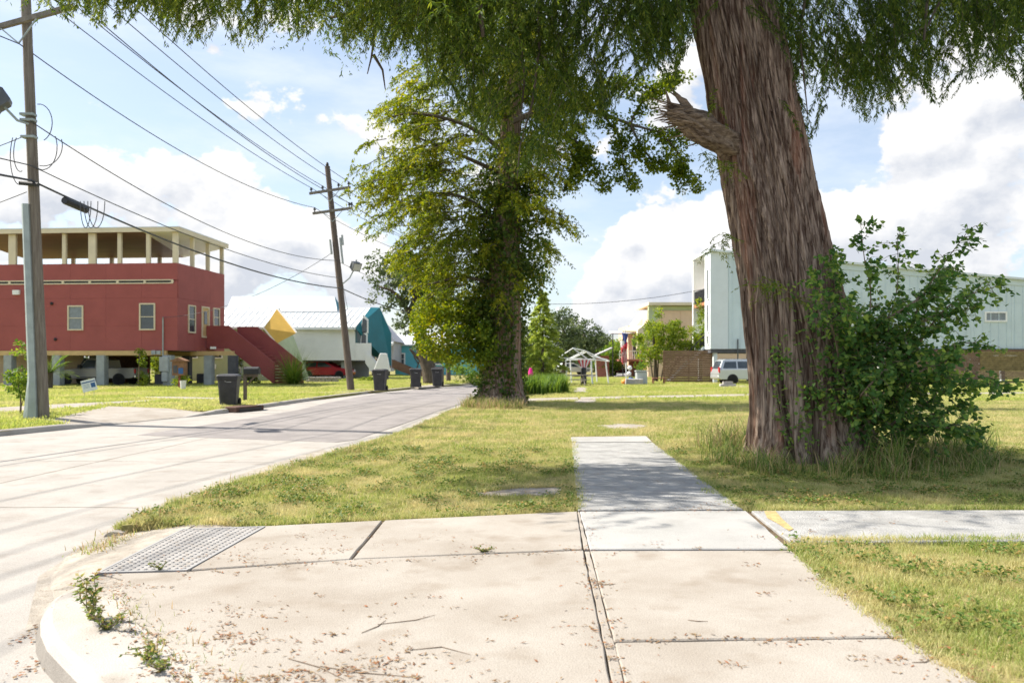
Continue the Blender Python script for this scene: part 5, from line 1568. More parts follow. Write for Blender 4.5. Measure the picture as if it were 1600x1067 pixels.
# pink cloth and white basin in the weeds
p = At(829, 590, 50)
o = MB().tube([(0, 0, -.05), (0, 0, 1.15)], .03, 6).build('garden_stake', 'weathered'); o.location = (p.x, 50, 0)
tag(o, 'thin garden stake with bright pink cloth among the tall weeds', 'garden stake')
MB().lathe([(.13, .3), (.2, .5), (.17, .8), (.1, 1.1), (.06, 1.2)], (0, 0, 0), 9).build('pink_cloth', 'pink', o)
p = At(834, 594, 48)
o = MB().lathe([(.5, .0), (.72, .28), (.75, .3), (.7, .3), (.5, .05)], (0, 0, 0), 18).build('white_basin', 'potwhite'); o.location = (p.x, 48, .2)
tag(o, 'white basin lying in the tall weeds right of the ivy tree', 'basin')
# clutter round the flag
def at(o, px, py, Y, z=0): 
    q = At(px, py, Y); o.location = (q.x, Y, z)
    return o
for k, (px, r, zc) in enumerate(((984, .17, 1.15), (983, .17, .75))):
    o = MB().lathe([(.02, -r), (r * .7, -r * .7), (r, 0), (r * .7, r * .7), (.02, r)], (0, 0, 0), 12).build('garden_lantern', 'potwhite', smooth=True)
    at(o, px, 580, 56, zc); tag(o, ['upper white round lantern right of the flag pole', 'lower white round lantern right of the flag pole'][k], 'lantern', 'round garden lanterns by the flag')
    MB().tube([(0, .05, -zc), (0, .05, 0)], .02, 5).build('stem', 'black', o)
o = MB().lathe([(.1, 0), (.22, .1), (.24, .22), (.14, .34), (.03, .36)], (0, 0, 0), 12).build('orange_pumpkin', 'orange', smooth=True); at(o, 976, 597, 56); tag(o, 'small orange pumpkin at the foot of the flag pole', 'pumpkin')
MB().tube([(0, 0, .34), (.02, 0, .43)], .02, 5).build('stalk', 'weathered', o)
o = MB().lathe([(.3, 0), (.33, .2), (.2, .42), (.08, .5)], (0, 0, 0), 10).build('blue_bucket', 'signblue'); at(o, 986, 597, 56); tag(o, 'blue tub beside the orange pumpkin', 'tub')
MB().tube([(-.2, 0, .42), (0, -.1, .62), (.2, 0, .42)], .012, 5).build('handle', 'galv', o)
o = MB().box(-.38, .38, -.3, .3, 0, .9).build('cement_planter', 'meter', bevel=.06); at(o, 1002, 599, 55.5); tag(o, 'grey box planter standing right of the blue tub', 'planter')
MB().box(-.42, .42, -.34, .34, .9, .98).build('rim', 'meter', o)
o = MB().box(-.6, .6, -.25, .25, .0, .42).build('stone_bench', 'stone', bevel=.05); at(o, 991, 599.5, 55); tag(o, 'low stone block left of the grey planter', 'stone block')
b = MB().box(-.45, .45, -.3, .3, .38, .44).box(-.42, -.36, -.27, -.21, 0, .38).box(.36, .42, -.27, -.21, 0, .38).box(-.42, -.36, .21, .27, 0, .38).box(.36, .42, .21, .27, 0, .38)
o = b.build('low_table', 'brick'); at(o, 1029, 597, 57); tag(o, 'low reddish table beside the brown fence end', 'table')
o = MB().box(-.5, .5, -.15, .15, 0, .2).build('paver_pile', 'stone', bevel=.04); at(o, 1137, 605, 50); tag(o, 'small pile of grey pavers on the grass before the minivan', 'paver pile')
MB().box(-.3, .3, -.12, .12, .2, .34).build('paver', 'stone', o)
# stone edging by the white house walk
for k in range(3):
    pass
eb = thing('stone_edging', 'low stacked stone edging by the walk in front of the white house', 'stone edging', (At(505, 604, 62).x, 62, 0))
for r_ in range(2):
    for k in range(5): MB().box(-1.3 + k * .5 + r_ * .2, -.84 + k * .5 + r_ * .2, -.2, .2, r_ * .22, .2 + r_ * .22).build('stone', 'stone', eb, bevel=.02)
# ================================================================ TREES AND PLANTS
def np3(v): return np.array([v[0], v[1], v[2]], float)
def strand_feathers(lf, base, dirs, L, K, fl, fw, droop, rnd0, rvar=.25, spread=.8):
    """feathery cypress twigs: base (N,3), dirs (N,3) start direction, L (N,) length; K feathers along each"""
    N = len(base)
    t = RG.uniform(.05, 1, (N, K))
    d = dirs[:, None, :]
    p = base[:, None, :] + d * (L[:, None] * t)[..., None]
    p[..., 2] -= droop * L[:, None] * t * t
    tang = d.repeat(K, 1).copy()
    tang[..., 2] -= 2 * droop * t
    tang = unit(tang)
    rr = unit(RG.normal(size=(N, K, 3)) * np.array([1, 1, .35]))
    a = unit(tang * .75 + rr * spread)
    a[..., 2] -= .25
    a = unit(a)
    ln = fl * RG.uniform(.55, 1.25, (N, K)) * (1.15 - .45 * t)
    A = (a * ln[..., None]).reshape(-1, 3)
    B = perp(A) * (fw * RG.uniform(.7, 1.3, N * K))[:, None]
    r = (rnd0[:, None] + RG.normal(0, rvar, (N, K))).ravel()
    lf.kites(p.reshape(-1, 3), A, B, r, .05)
def stems(b, base, dirs, L, droop, r=.006, every=1):
    for i in range(0, len(base), every):
        P = []
        for t in (0, .35, .7, 1):
            q = base[i] + dirs[i] * L[i] * t
            q[2] -= droop * L[i] * t * t
            P.append(q)
        b.tube(P, [r, r * .8, r * .6, r * .3], 3, False)

# ---------------------------------------------------------------- the big cypress
BT = thing('cypress_tree', 'huge ridged cypress with a broken limb stub beside the pavement', 'tree', (4.75, 12.75, 0))
BX, BY = 4.75, 12.75
def trunk_centre(z):
    zs = [-.2, 0, .6, 1.5, 2.6, 4.2, 6.2, 7.3, 9, 12, 16]
    xs = [4.74, 4.74, 4.70, 4.60, 4.46, 4.17, 3.80, 3.58, 3.2, 2.7, 2.4]
    return float(np.interp(z, zs, xs)), 12.75 + .03 * z
def trunk_rad(z):
    zs = [-.2, 0, .35, .8, 1.5, 2.6, 4.2, 6.2, 7.3, 9, 12, 16]
    rs = [1.14, 1.02, .93, .87, .81, .765, .70, .66, .65, .55, .40, .22]
    return float(np.interp(z, zs, rs))
def fbm(v, o=3): return mnoise.fractal(v, .9, 2.1, o)
NA, NZ = 300, 240
zz = np.concatenate([np.linspace(-.15, 8, NZ - 30), np.linspace(8.2, 15.5, 30)])
vs = []
for z in zz:
    cx, cy = trunk_centre(z)
    r0 = trunk_rad(z)
    fl = max(0, 1 - z / 3.2)
    for k in range(NA):
        a = 2 * math.pi * k / NA
        tw = a + z * .045 + .12 * mnoise.noise(Vector((math.cos(a) * 1.5, math.sin(a) * 1.5, z * .5)))
        c, s = math.cos(tw), math.sin(tw)
        lob = mnoise.noise(Vector((c * 1.9 + 5, s * 1.9, z * .10)))
        lob2 = min(1.0, 3.6 * abs(mnoise.noise(Vector((c * 2.6 + .25 * z * .1, s * 2.6 + 9, z * .11)))))
        rd1 = min(1.0, 3.0 * abs(mnoise.noise(Vector((c * 8.5, s * 8.5, z * .36 + 2))))) - .6
        rd2 = min(1.0, 3.0 * abs(mnoise.noise(Vector((c * 19, s * 19, z * .7 + 7))))) - .6
        rd3 = mnoise.noise(Vector((c * 40, s * 40, z * 2.2 + 7)))
        sm_ = .45 + .55 * min(1, max(0, (z - 1.2) / 2.2))
        r = r0 * (1 + .07 * lob * (.5 + fl)) + (.26 * fl + .05) * r0 * (lob2 - .75) + sm_ * (.085 * rd1 + .045 * rd2 + .014 * rd3)
        vs.append((cx + r * c * 1.0 - BX if False else cx + r * math.cos(a) - BX, cy + r * math.sin(a) * .92 - BY, z))
fs = [(i * NA + k, i * NA + (k + 1) % NA, (i + 1) * NA + (k + 1) % NA, (i + 1) * NA + k) for i in range(NZ - 1) for k in range(NA)]
MB().add(vs, fs).build('trunk', 'bark', BT, smooth=True)
# long strips of peeling bark
b = MB()
def surf(a, z, off):
    cx, cy = trunk_centre(z)
    r = trunk_rad(z) + off
    return Vector((cx + r * math.cos(a) - BX, cy + r * math.sin(a) * .92 - BY, z))
for k in range(420):
    a0, z0 = random.uniform(math.pi, 2 * math.pi), random.uniform(.9, 7.6)
    L = random.uniform(.35, 1.3)
    w = random.uniform(.010, .028) / trunk_rad(z0)
    lift = random.uniform(.012, .03)
    vs, fs_ = [], []
    for i in range(7):
        t = i / 6
        z = z0 + L * t
        a = a0 - .045 * L * t + .012 * math.sin(t * 5 + k)
        ww = w * math.sin(math.pi * (.12 + .8 * t)) ** .5
        o_ = lift * (.5 + 1.3 * abs(t - .45))
        vs += [surf(a - ww, z, o_ - .016), surf(a, z, o_ + .012), surf(a + ww, z, o_ - .016)]
    for i in range(6): fs_ += [(i * 3, i * 3 + 1, i * 3 + 4, i * 3 + 3), (i * 3 + 1, i * 3 + 2, i * 3 + 5, i * 3 + 4)]
    b.add(vs, fs_)
b.build('bark_strips', 'bark', BT, kind='stuff')
# broken limb
def lim(px, py, Y): return At(px, py, Y) - Vector((BX, BY, 0))
b = MB()
cpts = [lim(1188, 262, 12.95), lim(1142, 228, 12.6), lim(1112, 211, 12.3), lim(1090, 198, 12.15), lim(1072, 186, 12.05), lim(1056, 178, 12.0), lim(1046, 178, 11.97)]
n = 48
vs = []
rad = [.30, .26, .205, .18, .215, .17, .09]
sm = smooth_line([tuple(p) for p in cpts], 26)
rs = np.interp(np.linspace(0, 6, 26), range(7), rad)
for i, p in enumerate(sm):
    p = Vector(p)
    tt = (Vector(sm[min(i + 1, 25)]) - Vector(sm[max(i - 1, 0)])).normalized()
    u = Vector((0, 1, 0)).cross(tt).normalized()
    w = tt.cross(u)
    for k in range(n):
        a = 2 * math.pi * k / n
        r = rs[i] * (1 + .34 * mnoise.noise(Vector((math.cos(a) * 1.6, math.sin(a) * 1.6, i * .22))) + .34 * (min(1, 3 * abs(mnoise.noise(Vector((math.cos(a) * 5, math.sin(a) * 5, i * .14))))) - .6))
        vs.append(p + (u * math.cos(a) + w * math.sin(a)) * r)
fs = [(i * n + k, i * n + (k + 1) % n, (i + 1) * n + (k + 1) % n, (i + 1) * n + k) for i in range(25) for k in range(n)] + [tuple(25 * n + k for k in range(n))]
st = MB().add(vs, fs).build('limb_stub', 'deadwood', BT, smooth=True)
st['label'] = 'broken grey limb stub with splintered end'
b = MB()
for i in range(150):
    s0 = Vector(sm[random.randrange(14, 25)])
    a = random.uniform(0, 6.283)
    s0 = s0 + Vector((0, math.cos(a), math.sin(a))) * random.uniform(.03, .19)
    ln = random.uniform(.1, .42)
    dr = Vector((-1, random.uniform(-.3, .3), random.uniform(-.45, .38))).normalized()
    w = random.uniform(.006, .018)
    mid = s0 + dr * ln * .55 + Vector((0, 0, random.uniform(-.03, .03)))
    b.tube([s0 - dr * .12, mid, s0 + dr * ln], [w, w * .8, .003], 4)
for pts in [((1078, 176), (1060, 152), (1048, 138)), ((1084, 178), (1070, 158), (1046, 144)), ((1066, 178), (1046, 164), (1040, 140))]:
    q = [lim(x, y, 12.05) for x, y in pts]
    b.tube(q, [.05, .04, .006], 5)
b.build('splinters', 'deadwood', st, kind='stuff')

# limbs above the frame and the hanging foliage
LIMBS = [[(3.2, 12.9, 8.6), (.5, 12.2, 9.2), (-2.6, 11.8, 8.7), (-5.4, 11.6, 7.9), (-7.0, 11.4, 7.3)],
         [(3.1, 12.9, 9.0), (1.2, 14.0, 9.6), (-1.0, 15.2, 9.0), (-3.6, 15.8, 8.3)],
         [(3.2, 12.8, 8.2), (2.2, 12.0, 9.2), (.6, 11.4, 8.6), (-.4, 11.2, 7.2), (-.4, 11.1, 6.0)],
         [(3.4, 12.9, 8.2), (5.4, 13.1, 9.0), (7.4, 13.2, 8.4), (9.6, 13.0, 7.6)],
         [(3.3, 13.0, 8.8), (5.5, 14.6, 9.4), (8.2, 15.6, 8.8), (10.6, 15.8, 7.9)],
         [(3.1, 13.0, 9.6), (3.4, 15.5, 10.4), (3.0, 17.6, 9.8)],
         [(2.9, 13.0, 10.5), (-.2, 13.4, 11.6), (-3.2, 13.6, 11.0)],
         [(2.9, 13.0, 11.2), (5.6, 13.6, 12.4), (8.0, 13.8, 11.8)]]
b = MB()
for lb_ in LIMBS:
    s = smooth_line(lb_, 16)
    s = [Vector(p) - Vector((BX, BY, 0)) + Vector((0, 0, .12 * mnoise.noise(Vector(p)))) for p in s]
    b.tube(s, list(np.linspace(.17, .025, 16)), 8)
b.build('limb', 'bark_dark', BT, smooth=True)
lf = LF()
tb = MB()
outl = [(55, 18), (75, 15), (100, 35), (118, 20), (150, 44), (180, 46), (205, 36), (222, 14), (240, 40), (262, 62), (292, 72), (318, 86), (340, 34), (372, 84), (405, 74), (430, 42), (462, 64), (505, 58), (540, 78), (578, 86), (604, 100), (640, 76), (680, 150), (720, 190), (760, 240), (800, 285), (840, 280), (870, 262), (900, 210), (940, 200), (965, 170), (1000, 132), (1030, 110), (1052, 150), (1080, 60), (1100, 20)]
outr = [(1215, 60), (1232, 160), (1250, 226), (1268, 232), (1290, 170), (1312, 160), (1340, 192), (1380, 196), (1402, 182), (1440, 150), (1480, 176), (1505, 150), (1540, 128), (1570, 110), (1600, 158), (1650, 150)]
def curtain(outline, x0, x1, n, Ys, ytop, rnd, full=False, seedk=0.0):
    ox, oy = [p[0] for p in outline], [p[1] for p in outline]
    base, dr, Ls, rr = [], [], [], []
    tries = 0
    while len(base) < n and tries < n * 30:
        tries += 1
        px = random.uniform(x0, x1)
        Y = random.uniform(*Ys)
        lim_ = np.interp(px, ox, oy)
        f = random.random() ** (.8 if full else .55)
        py = ytop + (lim_ - ytop) * f
        c = mnoise.noise(Vector((px * .013 + seedk, py * .010, Y * .35)))
        if c < (-.03 if full else -.12) and not (f > .9 and random.random() < .25): continue
        L = random.uniform(.45, .95)
        tip = At(px, py, Y)
        d = Vector((random.gauss(-.12 if px < 1000 else .12, .38), random.gauss(0, .35), -.35)).normalized()
        bs = Vector((tip.x, tip.y, tip.z)) - d * L + Vector((0, 0, .65 * L))
        base.append(np3(bs)); dr.append(np3(d)); Ls.append(L); rr.append(rnd + random.gauss(0, .12))
    base, dr, Ls, rr = np.array(base), np.array(dr), np.array(Ls), np.array(rr)
    base -= np.array([BX, BY, 0])
    strand_feathers(lf, base, dr, Ls, 95, .10, .0078, .65, rr, .24, .65)
    stems(tb, base, dr, Ls, .65, .0055, 3)
curtain(outl, 60, 340, 330, (10.4, 13.5), -95, .62, False, 1.2)
curtain(outl, 330, 680, 560, (10.6, 14.5), -95, .60, False, 2.2)
curtain(outl, 660, 1090, 1150, (11.0, 15.2), -80, .42, True, 3.2)
curtain(outr, 1218, 1640, 1150, (11.6, 16), -90, .38, True, 5.1)
# boughs higher up, out along every limb
def along(lines, n, spread, L0, L1, dens_r):
    base, dr, Ls = [], [], []
    for _ in range(n):
        s = random.choice(lines)
        i = random.randrange(len(s) - 1)
        p = Vector(s[i]).lerp(Vector(s[i + 1]), random.random())
        p = p + Vector((random.gauss(0, spread), random.gauss(0, spread), random.uniform(-.1, .9) * spread))
        base.append(np3(p - Vector((BX, BY, 0))))
        dr.append(np3(Vector((random.gauss(0, 1), random.gauss(0, 1), -.2)).normalized()))
        Ls.append(random.uniform(L0, L1))
    base, dr, Ls = np.array(base), np.array(dr), np.array(Ls)
    strand_feathers(lf, base, dr, Ls, 46, .115, .011, .6, np.full(n, dens_r), .2)
along([l for l in LIMBS], 1700, .8, .5, 1.0, .45)
along(LIMBS[:3] + [LIMBS[6]], 2600, .8, .5, 1.0, .5)
TWG = [[(840, -30), (843, 70), (832, 160), (812, 230), (808, 280)], [(590, 0), (585, 60), (580, 92), (574, 116)], [(584, 86), (598, 110), (602, 140)], [(1480, -20), (1450, 40), (1408, 60)], [(1452, -40), (1444, 60), (1440, 92)], [(812, 60), (820, 120), (812, 200)], [(1260, -20), (1250, 60), (1262, 180)]]
for pts in TWG:
    q = [lim(x, y, 12.2) for x, y in pts]
    tb.tube(q, list(np.linspace(.028, .008, len(q))), 5)
tb.build('twigs', 'bark_dark', BT, kind='stuff')
lf.build('crown', 'cypress', BT)
# small sprays sprouting from the left edge of the trunk and round the stub
lf = LF()
tb = MB()
def sprig(pts_px, Y, nn, L, K, fl, fw, rnd, droop=.5, org=(BX, BY, 0)):
    base, dr, Ls = [], [], []
    for _ in range(nn):
        i = random.randrange(len(pts_px) - 1)
        t = random.random()
        x = pts_px[i][0] + (pts_px[i + 1][0] - pts_px[i][0]) * t
        y = pts_px[i][1] + (pts_px[i + 1][1] - pts_px[i][1]) * t
        base.append(np3(At(x, y, Y + random.uniform(-.3, .3) * Y / 14)) - np.array(org))
        dr.append(np3(Vector((random.gauss(0, .8), random.gauss(0, .8), random.gauss(-.1, .3))).normalized()))
        Ls.append(L * random.uniform(.6, 1.2))
    base, dr, Ls = np.array(base), np.array(dr), np.array(Ls)
    strand_feathers(lf, base, dr, Ls, K, fl, fw, droop, np.full(nn, rnd), .2)
for q, nn in (([(1118, 390), (1138, 362)], 16), ([(1108, 150), (1130, 172)], 8), ([(1095, 235), (1150, 268)], 26), ([(1170, 445), (1215, 440)], 10), ([(1185, 430), (1245, 470)], 12)):
    sprig(q, 12.0, nn, .3, 22, .07, .007, .75)
lf.build('sprouts', 'cypress', BT)

# ---------------------------------------------------------------- the ivy covered tree
IX, IY = -.42, 29.8
IT = thing('ivy_tree', 'tall cypress with ivy climbing its trunk between the street and the lawn', 'tree', (IX, IY, 0))
oi = np.array([IX, IY, 0])
NA, NZ = 72, 90
vs = []
def icx(z): return float(np.interp(z, [0, 2, 5, 8, 12, 18], [-.42, -.32, -.28, -.15, .05, .2]))
for z in np.linspace(-.15, 17, NZ):
    r0 = float(np.interp(z, [-.15, 0, .35, .9, 2, 4, 8, 12, 17], [1.25, 1.05, .85, .72, .62, .56, .44, .30, .1]))
    for k in range(NA):
        a = 2 * math.pi * k / NA
        c, s = math.cos(a), math.sin(a)
        r = r0 * (1 + .13 * mnoise.noise(Vector((c * 2, s * 2, z * .15)))) + .03 * (1 - 2 * abs(mnoise.noise(Vector((c * 8, s * 8, z * .3)))))
        vs.append((icx(z) + r * c - IX, r * s, z))
fs = [(i * NA + k, i * NA + (k + 1) % NA, (i + 1) * NA + (k + 1) % NA, (i + 1) * NA + k) for i in range(NZ - 1) for k in range(NA)]
MB().add(vs, fs).build('trunk', 'bark', IT, smooth=True)
# ivy
lf = LF()
n = 9500
z = RG.uniform(0.05, 9.5, n)
a = RG.uniform(0, 2 * math.pi, n)
keep = ~((np.abs((a + .55 + .15 * np.sin(z * 2)) % (2 * math.pi) - 0) < .34) & (z < 5.2)) & ~((np.abs(a - 2 * math.pi + .55) < .34) & (z < 4.6))
z, a = z[keep], a[keep]
r0 = np.interp(z, [0, .35, .9, 2, 4, 8, 12], [1.0, .86, .75, .66, .62, .56, .45]) + np.abs(RG.normal(0, .17, len(z))) * np.interp(z, [0, 2, 4, 9], [.3, .8, 1.7, 1.7])
cxs = np.interp(z, [0, 2, 5, 8, 12], [-.42, -.32, -.28, -.15, .05]) - IX
p = np.c_[cxs + r0 * np.cos(a), r0 * np.sin(a), z]
out = np.c_[np.cos(a), np.sin(a), np.full(len(a), -.7)]
A = unit(out * .5 + np.array([0, 0, -.6]) + RG.normal(0, .55, p.shape)) * RG.uniform(.07, .17, len(a))[:, None]
B = unit(np.cross(A, out + RG.normal(0, .4, out.shape))) * (np.linalg.norm(A, axis=1) * .42)[:, None]
lf.kites(p, A, B, .42 + RG.normal(0, .25, len(a)), .06)
lf.build('ivy', 'ivy', IT)
# crown boughs filling the outline
ipoly = [(650, 95), (622, 112), (612, 145), (592, 178), (598, 205), (566, 224), (562, 258), (556, 292), (580, 318), (584, 350), (604, 360), (612, 395), (640, 425), (660, 450), (700, 468), (745, 500), (772, 470), (800, 455), (835, 440), (862, 402), (872, 360), (892, 344), (874, 300), (888, 262), (905, 232), (918, 190), (905, 120), (880, 60), (860, 0), (820, -60), (730, -60), (690, 0), (670, 60)]
lf = LF()
tb = MB()
lf_y = LF()
nb = 0
bough_b, bough_d, bough_l, bough_r = [], [], [], []
ip = [(float(x), float(y)) for x, y in ipoly]
cand = np.c_[RG.uniform(555, 920, 9000), RG.uniform(-60, 505, 9000)]
cand = cand[inpoly(cand, ip)]
for px, py in cand:
    if nb >= 520: break
    Y = IY + RG.uniform(-2.6, 2.6)
    if mnoise.noise(Vector((px * .021, py * .021, Y * .3))) < -.04: continue
    tip = At(px, py, Y)
    zc = tip.z
    dx = tip.x - icx(max(zc, 0))
    dy = Y - IY
    rad_ = math.hypot(dx, dy) + .01
    L = min(rad_ * .8, RG.uniform(1.0, 1.9))
    d = Vector((dx / rad_, dy / rad_, RG.uniform(-.1, .25))).normalized()
    start = tip - d * L * .7 + Vector((0, 0, .15))
    bough_b.append(np3(start) - oi)
    bough_d.append(np3(d)); bough_l.append(L); bough_r.append(.55 + RG.normal(0, .15))
    nb += 1
bb, bd_, bl_, br_ = map(np.array, (bough_b, bough_d, bough_l, bough_r))
stems(tb, bb, bd_, bl_, .45, .022)
nt_ = 12
tt = RG.uniform(.15, 1, (len(bb), nt_))
tp_ = bb[:, None, :] + bd_[:, None, :] * (bl_[:, None] * tt)[..., None]
tp_[..., 2] -= .45 * bl_[:, None] * tt * tt
td = unit(bd_[:, None, :] * .6 + RG.normal(0, .75, (len(bb), nt_, 3)) * np.array([1, 1, .5]))
strand_feathers(lf, tp_.reshape(-1, 3), td.reshape(-1, 3), RG.uniform(.35, .75, len(bb) * nt_), 22, .17, .021, .75, np.repeat(br_, nt_), .22)
for pts, r0 in (([(.1, 30, 9.0), (-1.5, 29.6, 10.2), (-3.4, 29.2, 10.6), (-4.4, 29, 10.4)], .11), ([(.0, 30, 8.4), (-1.8, 29, 9.0), (-3.5, 28.6, 9.6)], .1), ([(-.1, 30, 6.5), (-1.8, 29.5, 7.6), (-3.4, 29.2, 7.7)], .1), ([(-.2, 30, 4.2), (-1.6, 29, 4.6), (-3.0, 28.6, 4.3)], .09), ([(.1, 30, 11), (1.2, 30, 12.2), (2.0, 30, 12.4)], .1)):
    s = smooth_line(pts, 10)
    tb.tube([Vector(q) - Vector(oi) for q in s], list(np.linspace(r0, .03, 10)), 6)
# the limb that reaches right behind the broken stub
RL = [[(800, 190), (850, 172), (900, 168), (940, 178), (985, 194), (1030, 206), (1085, 208)], [(900, 168), (895, 210), (925, 255), (945, 290)], [(985, 194), (1000, 225), (1020, 250), (1062, 270)], [(940, 178), (968, 215), (975, 262), (985, 292)], [(1030, 206), (1060, 240), (1075, 288)], [(895, 170), (935, 140), (980, 130), (1020, 140)], [(985, 194), (1000, 165), (1035, 130), (1062, 110)], [(880, 300), (900, 262), (912, 240)]]
def clumps(lf, centres, radius, nper, size, rnd, rv=.2, flat=.75, org=(0, 0, 0), wr=.42):
    c = np.repeat(np.array(centres), nper, 0)
    N = len(c)
    rr = np.repeat(np.asarray(radius) * np.ones(len(centres)), nper)
    v = rdir(N) * (RG.random(N) ** .45 * rr)[:, None]
    v[:, 2] *= flat
    p = c + v - np.array(org)
    A = unit(v * 1.0 / (rr[:, None] + 1e-6) + RG.normal(0, .8, v.shape) + np.array([0, 0, -.15]))
    ln = size * RG.uniform(.6, 1.35, N)
    A = A * ln[:, None]
    B = perp(A) * (ln * wr)[:, None]
    r = np.repeat(rnd * np.ones(len(centres)) + RG.normal(0, .12, len(centres)), nper) + RG.normal(0, rv, N)
    lf.kites(p, A, B, r, .08)
cs = []
for k, pl_ in enumerate(RL):
    q = [At(x, y, 28.6) for x, y in pl_]
    s = smooth_line([tuple(v) for v in q], 14)
    tb.tube([Vector(v) - Vector(oi) for v in s], list(np.linspace(.12 if k == 0 else .05, .015, 14)), 6)
    for v in s[4 if k == 0 else 3:]:
        for _ in range(4):
            w = Vector(v) + Vector((random.gauss(0, .2), random.gauss(0, .3), random.gauss(-.05, .16)))
            cs.append(np3(w))
clumps(lf, cs, RG.uniform(.14, .34, len(cs)), 40, .10, .30, org=oi)
tb.build('branches', 'bark_dark', IT, kind='stuff')
lf.build('crown', 'cypress_far', IT)
# vine clump on the street side, sunlit yellow put into its left leaves
cs, rs_ = [], []
yp = [(648, 500), (655, 478), (690, 468), (730, 478), (762, 510), (775, 545), (758, 575), (735, 560), (700, 566), (672, 560), (655, 535)]
cand = np.c_[RG.uniform(645, 780, 900), RG.uniform(465, 580, 900)]
cand = cand[inpoly(cand, yp)][:150]
for px, py in cand:
    cs.append(np3(At(px, py, IY - .6 + RG.uniform(-1.1, 1.1)))); rs_.append(.34)
lf = LF()
rc = np.array([.15 + .42 * (1 - (c[0] + 3.6) / 3.4) for c in cs])
clumps(lf, cs, rs_, 62, .115, rc, .25, .6, org=oi)
vc_ = lf.build('vine_clump', 'sunlit_vine', IT)
vc_['label'] = 'yellow-green leafy vine clump low on the street side'
# broad leaved creeper round the upper trunk
cs = []
for _ in range(210):
    px, py = random.uniform(735, 850), random.uniform(300, 560)
    if py > 470 and px > 792: continue
    cs.append(np3(At(px, py, IY + random.uniform(-1.0, 1.0))))
lf = LF()
clumps(lf, cs, .36, 34, .13, .40, .25, .8, org=oi)
lf.build('creeper', 'ivy', IT)

# ---------------------------------------------------------------- tallow bush by the big trunk
TB = thing('leafy_bush', 'big green bush with heart shaped leaves growing against the huge trunk', 'bush', (5.5, 12.0, 0))
ot = np.array([5.5, 12.0, 0])
stemsL = [[(1300, 700), (1330, 600), (1360, 480), (1350, 400), (1345, 352)], [(1310, 700), (1360, 560), (1400, 460), (1402, 375)], [(1320, 700), (1400, 560), (1450, 450), (1512, 362)], [(1320, 690), (1420, 560), (1480, 480), (1560, 446)],
          [(1330, 690), (1420, 600), (1490, 540), (1542, 540)], [(1330, 700), (1430, 640), (1500, 600), (1562, 602)], [(1330, 700), (1420, 670), (1480, 668), (1530, 686)], [(1300, 640), (1310, 560), (1290, 480), (1268, 425)], [(1310, 690), (1320, 560), (1310, 450), (1295, 395)],
          [(1320, 700), (1380, 600), (1430, 520), (1470, 430)], [(1320, 700), (1390, 640), (1440, 580), (1500, 560)], [(1310, 690), (1350, 640), (1380, 560), (1390, 500)],           [(1330, 700), (1390, 690), (1450, 650), (1510, 630)], [(1310, 680), (1340, 600), (1330, 520), (1320, 470)], [(1300, 700), (1330, 640), (1370, 590), (1420, 545)], [(1300, 690), (1350, 620), (1330, 560), (1340, 500)], [(1320, 690), (1370, 650), (1430, 610), (1480, 590)], [(1320, 600), (1360, 520), (1430, 470), (1490, 420)], [(1340, 600), (1390, 540), (1450, 500), (1525, 480)]]
b = MB()
L_p, L_d = [], []
for k, pl_ in enumerate(stemsL):
    Ys = [12.05, 11.8, 11.7 + .5 * math.sin(k * 1.7), 11.6 + .8 * math.sin(k * 2.3)]
    Ys += [Ys[-1]]
    q = [tuple(At(x, y, Ys[i])) for i, (x, y) in enumerate(pl_)]
    s = smooth_line(q, 26)
    b.tube([Vector(v) - Vector(ot) for v in s], list(np.linspace(.022, .004, 26)), 5)
    for i in range(5, 26):
        for _ in range(3 if i < 14 else 2):
            d = Vector((random.gauss(.25, .8), random.gauss(-.15, .8), random.gauss(.15, .5))).normalized()
            ln = random.uniform(.2, .55) * (1.1 - .55 * i / 26)
            p0 = Vector(s[i])
            P = [p0, p0 + d * ln * .5 + Vector((0, 0, .02)), p0 + d * ln - Vector((0, 0, .10 * ln))]
            b.tube([v - Vector(ot) for v in P], [.005, .004, .002], 3, False)
            for _ in range(random.randint(11, 17)):
                t = random.uniform(.15, 1.05)
                v = P[0].lerp(P[2], t)
                L_p.append(np3(v + Vector((random.gauss(0, .03), random.gauss(0, .03), random.gauss(0, .03)))))
                L_d.append(np3(d))
b.build('stem', 'twig', TB)
p = np.array(L_p) - ot
d = unit(np.array(L_d) * .5 + RG.normal(0, .7, p.shape) + np.array([.1, -.1, -.55]))
ln = RG.uniform(.04, .090, len(p))
def heart(p, d, ln, rnd, lf_):
    """heart-shaped leaf: two kites side by side give the broad base and the drawn tip"""
    side = unit(np.cross(d, RG.normal(0, .5, d.shape) + np.array([0, -.35, 1.0])))
    for s in (-1, 1):
        A = (d + side * .0) * ln[:, None]
        nrm = np.cross(d, side)
        st_ = p
        lf_.V.append(np.stack([st_, st_ + (side * s * .50 + d * .12 + nrm * .10) * ln[:, None], st_ + (side * s * .36 + d * .56 + nrm * .06) * ln[:, None], st_ + A], 1))
        lf_.R.append(np.repeat(rnd, 4))
lf = LF()
heart(p, d, ln, RG.random(len(p)) ** 1.3, lf)
lf.build('leaves', 'tallow', TB)
print('bush leaves', len(p))
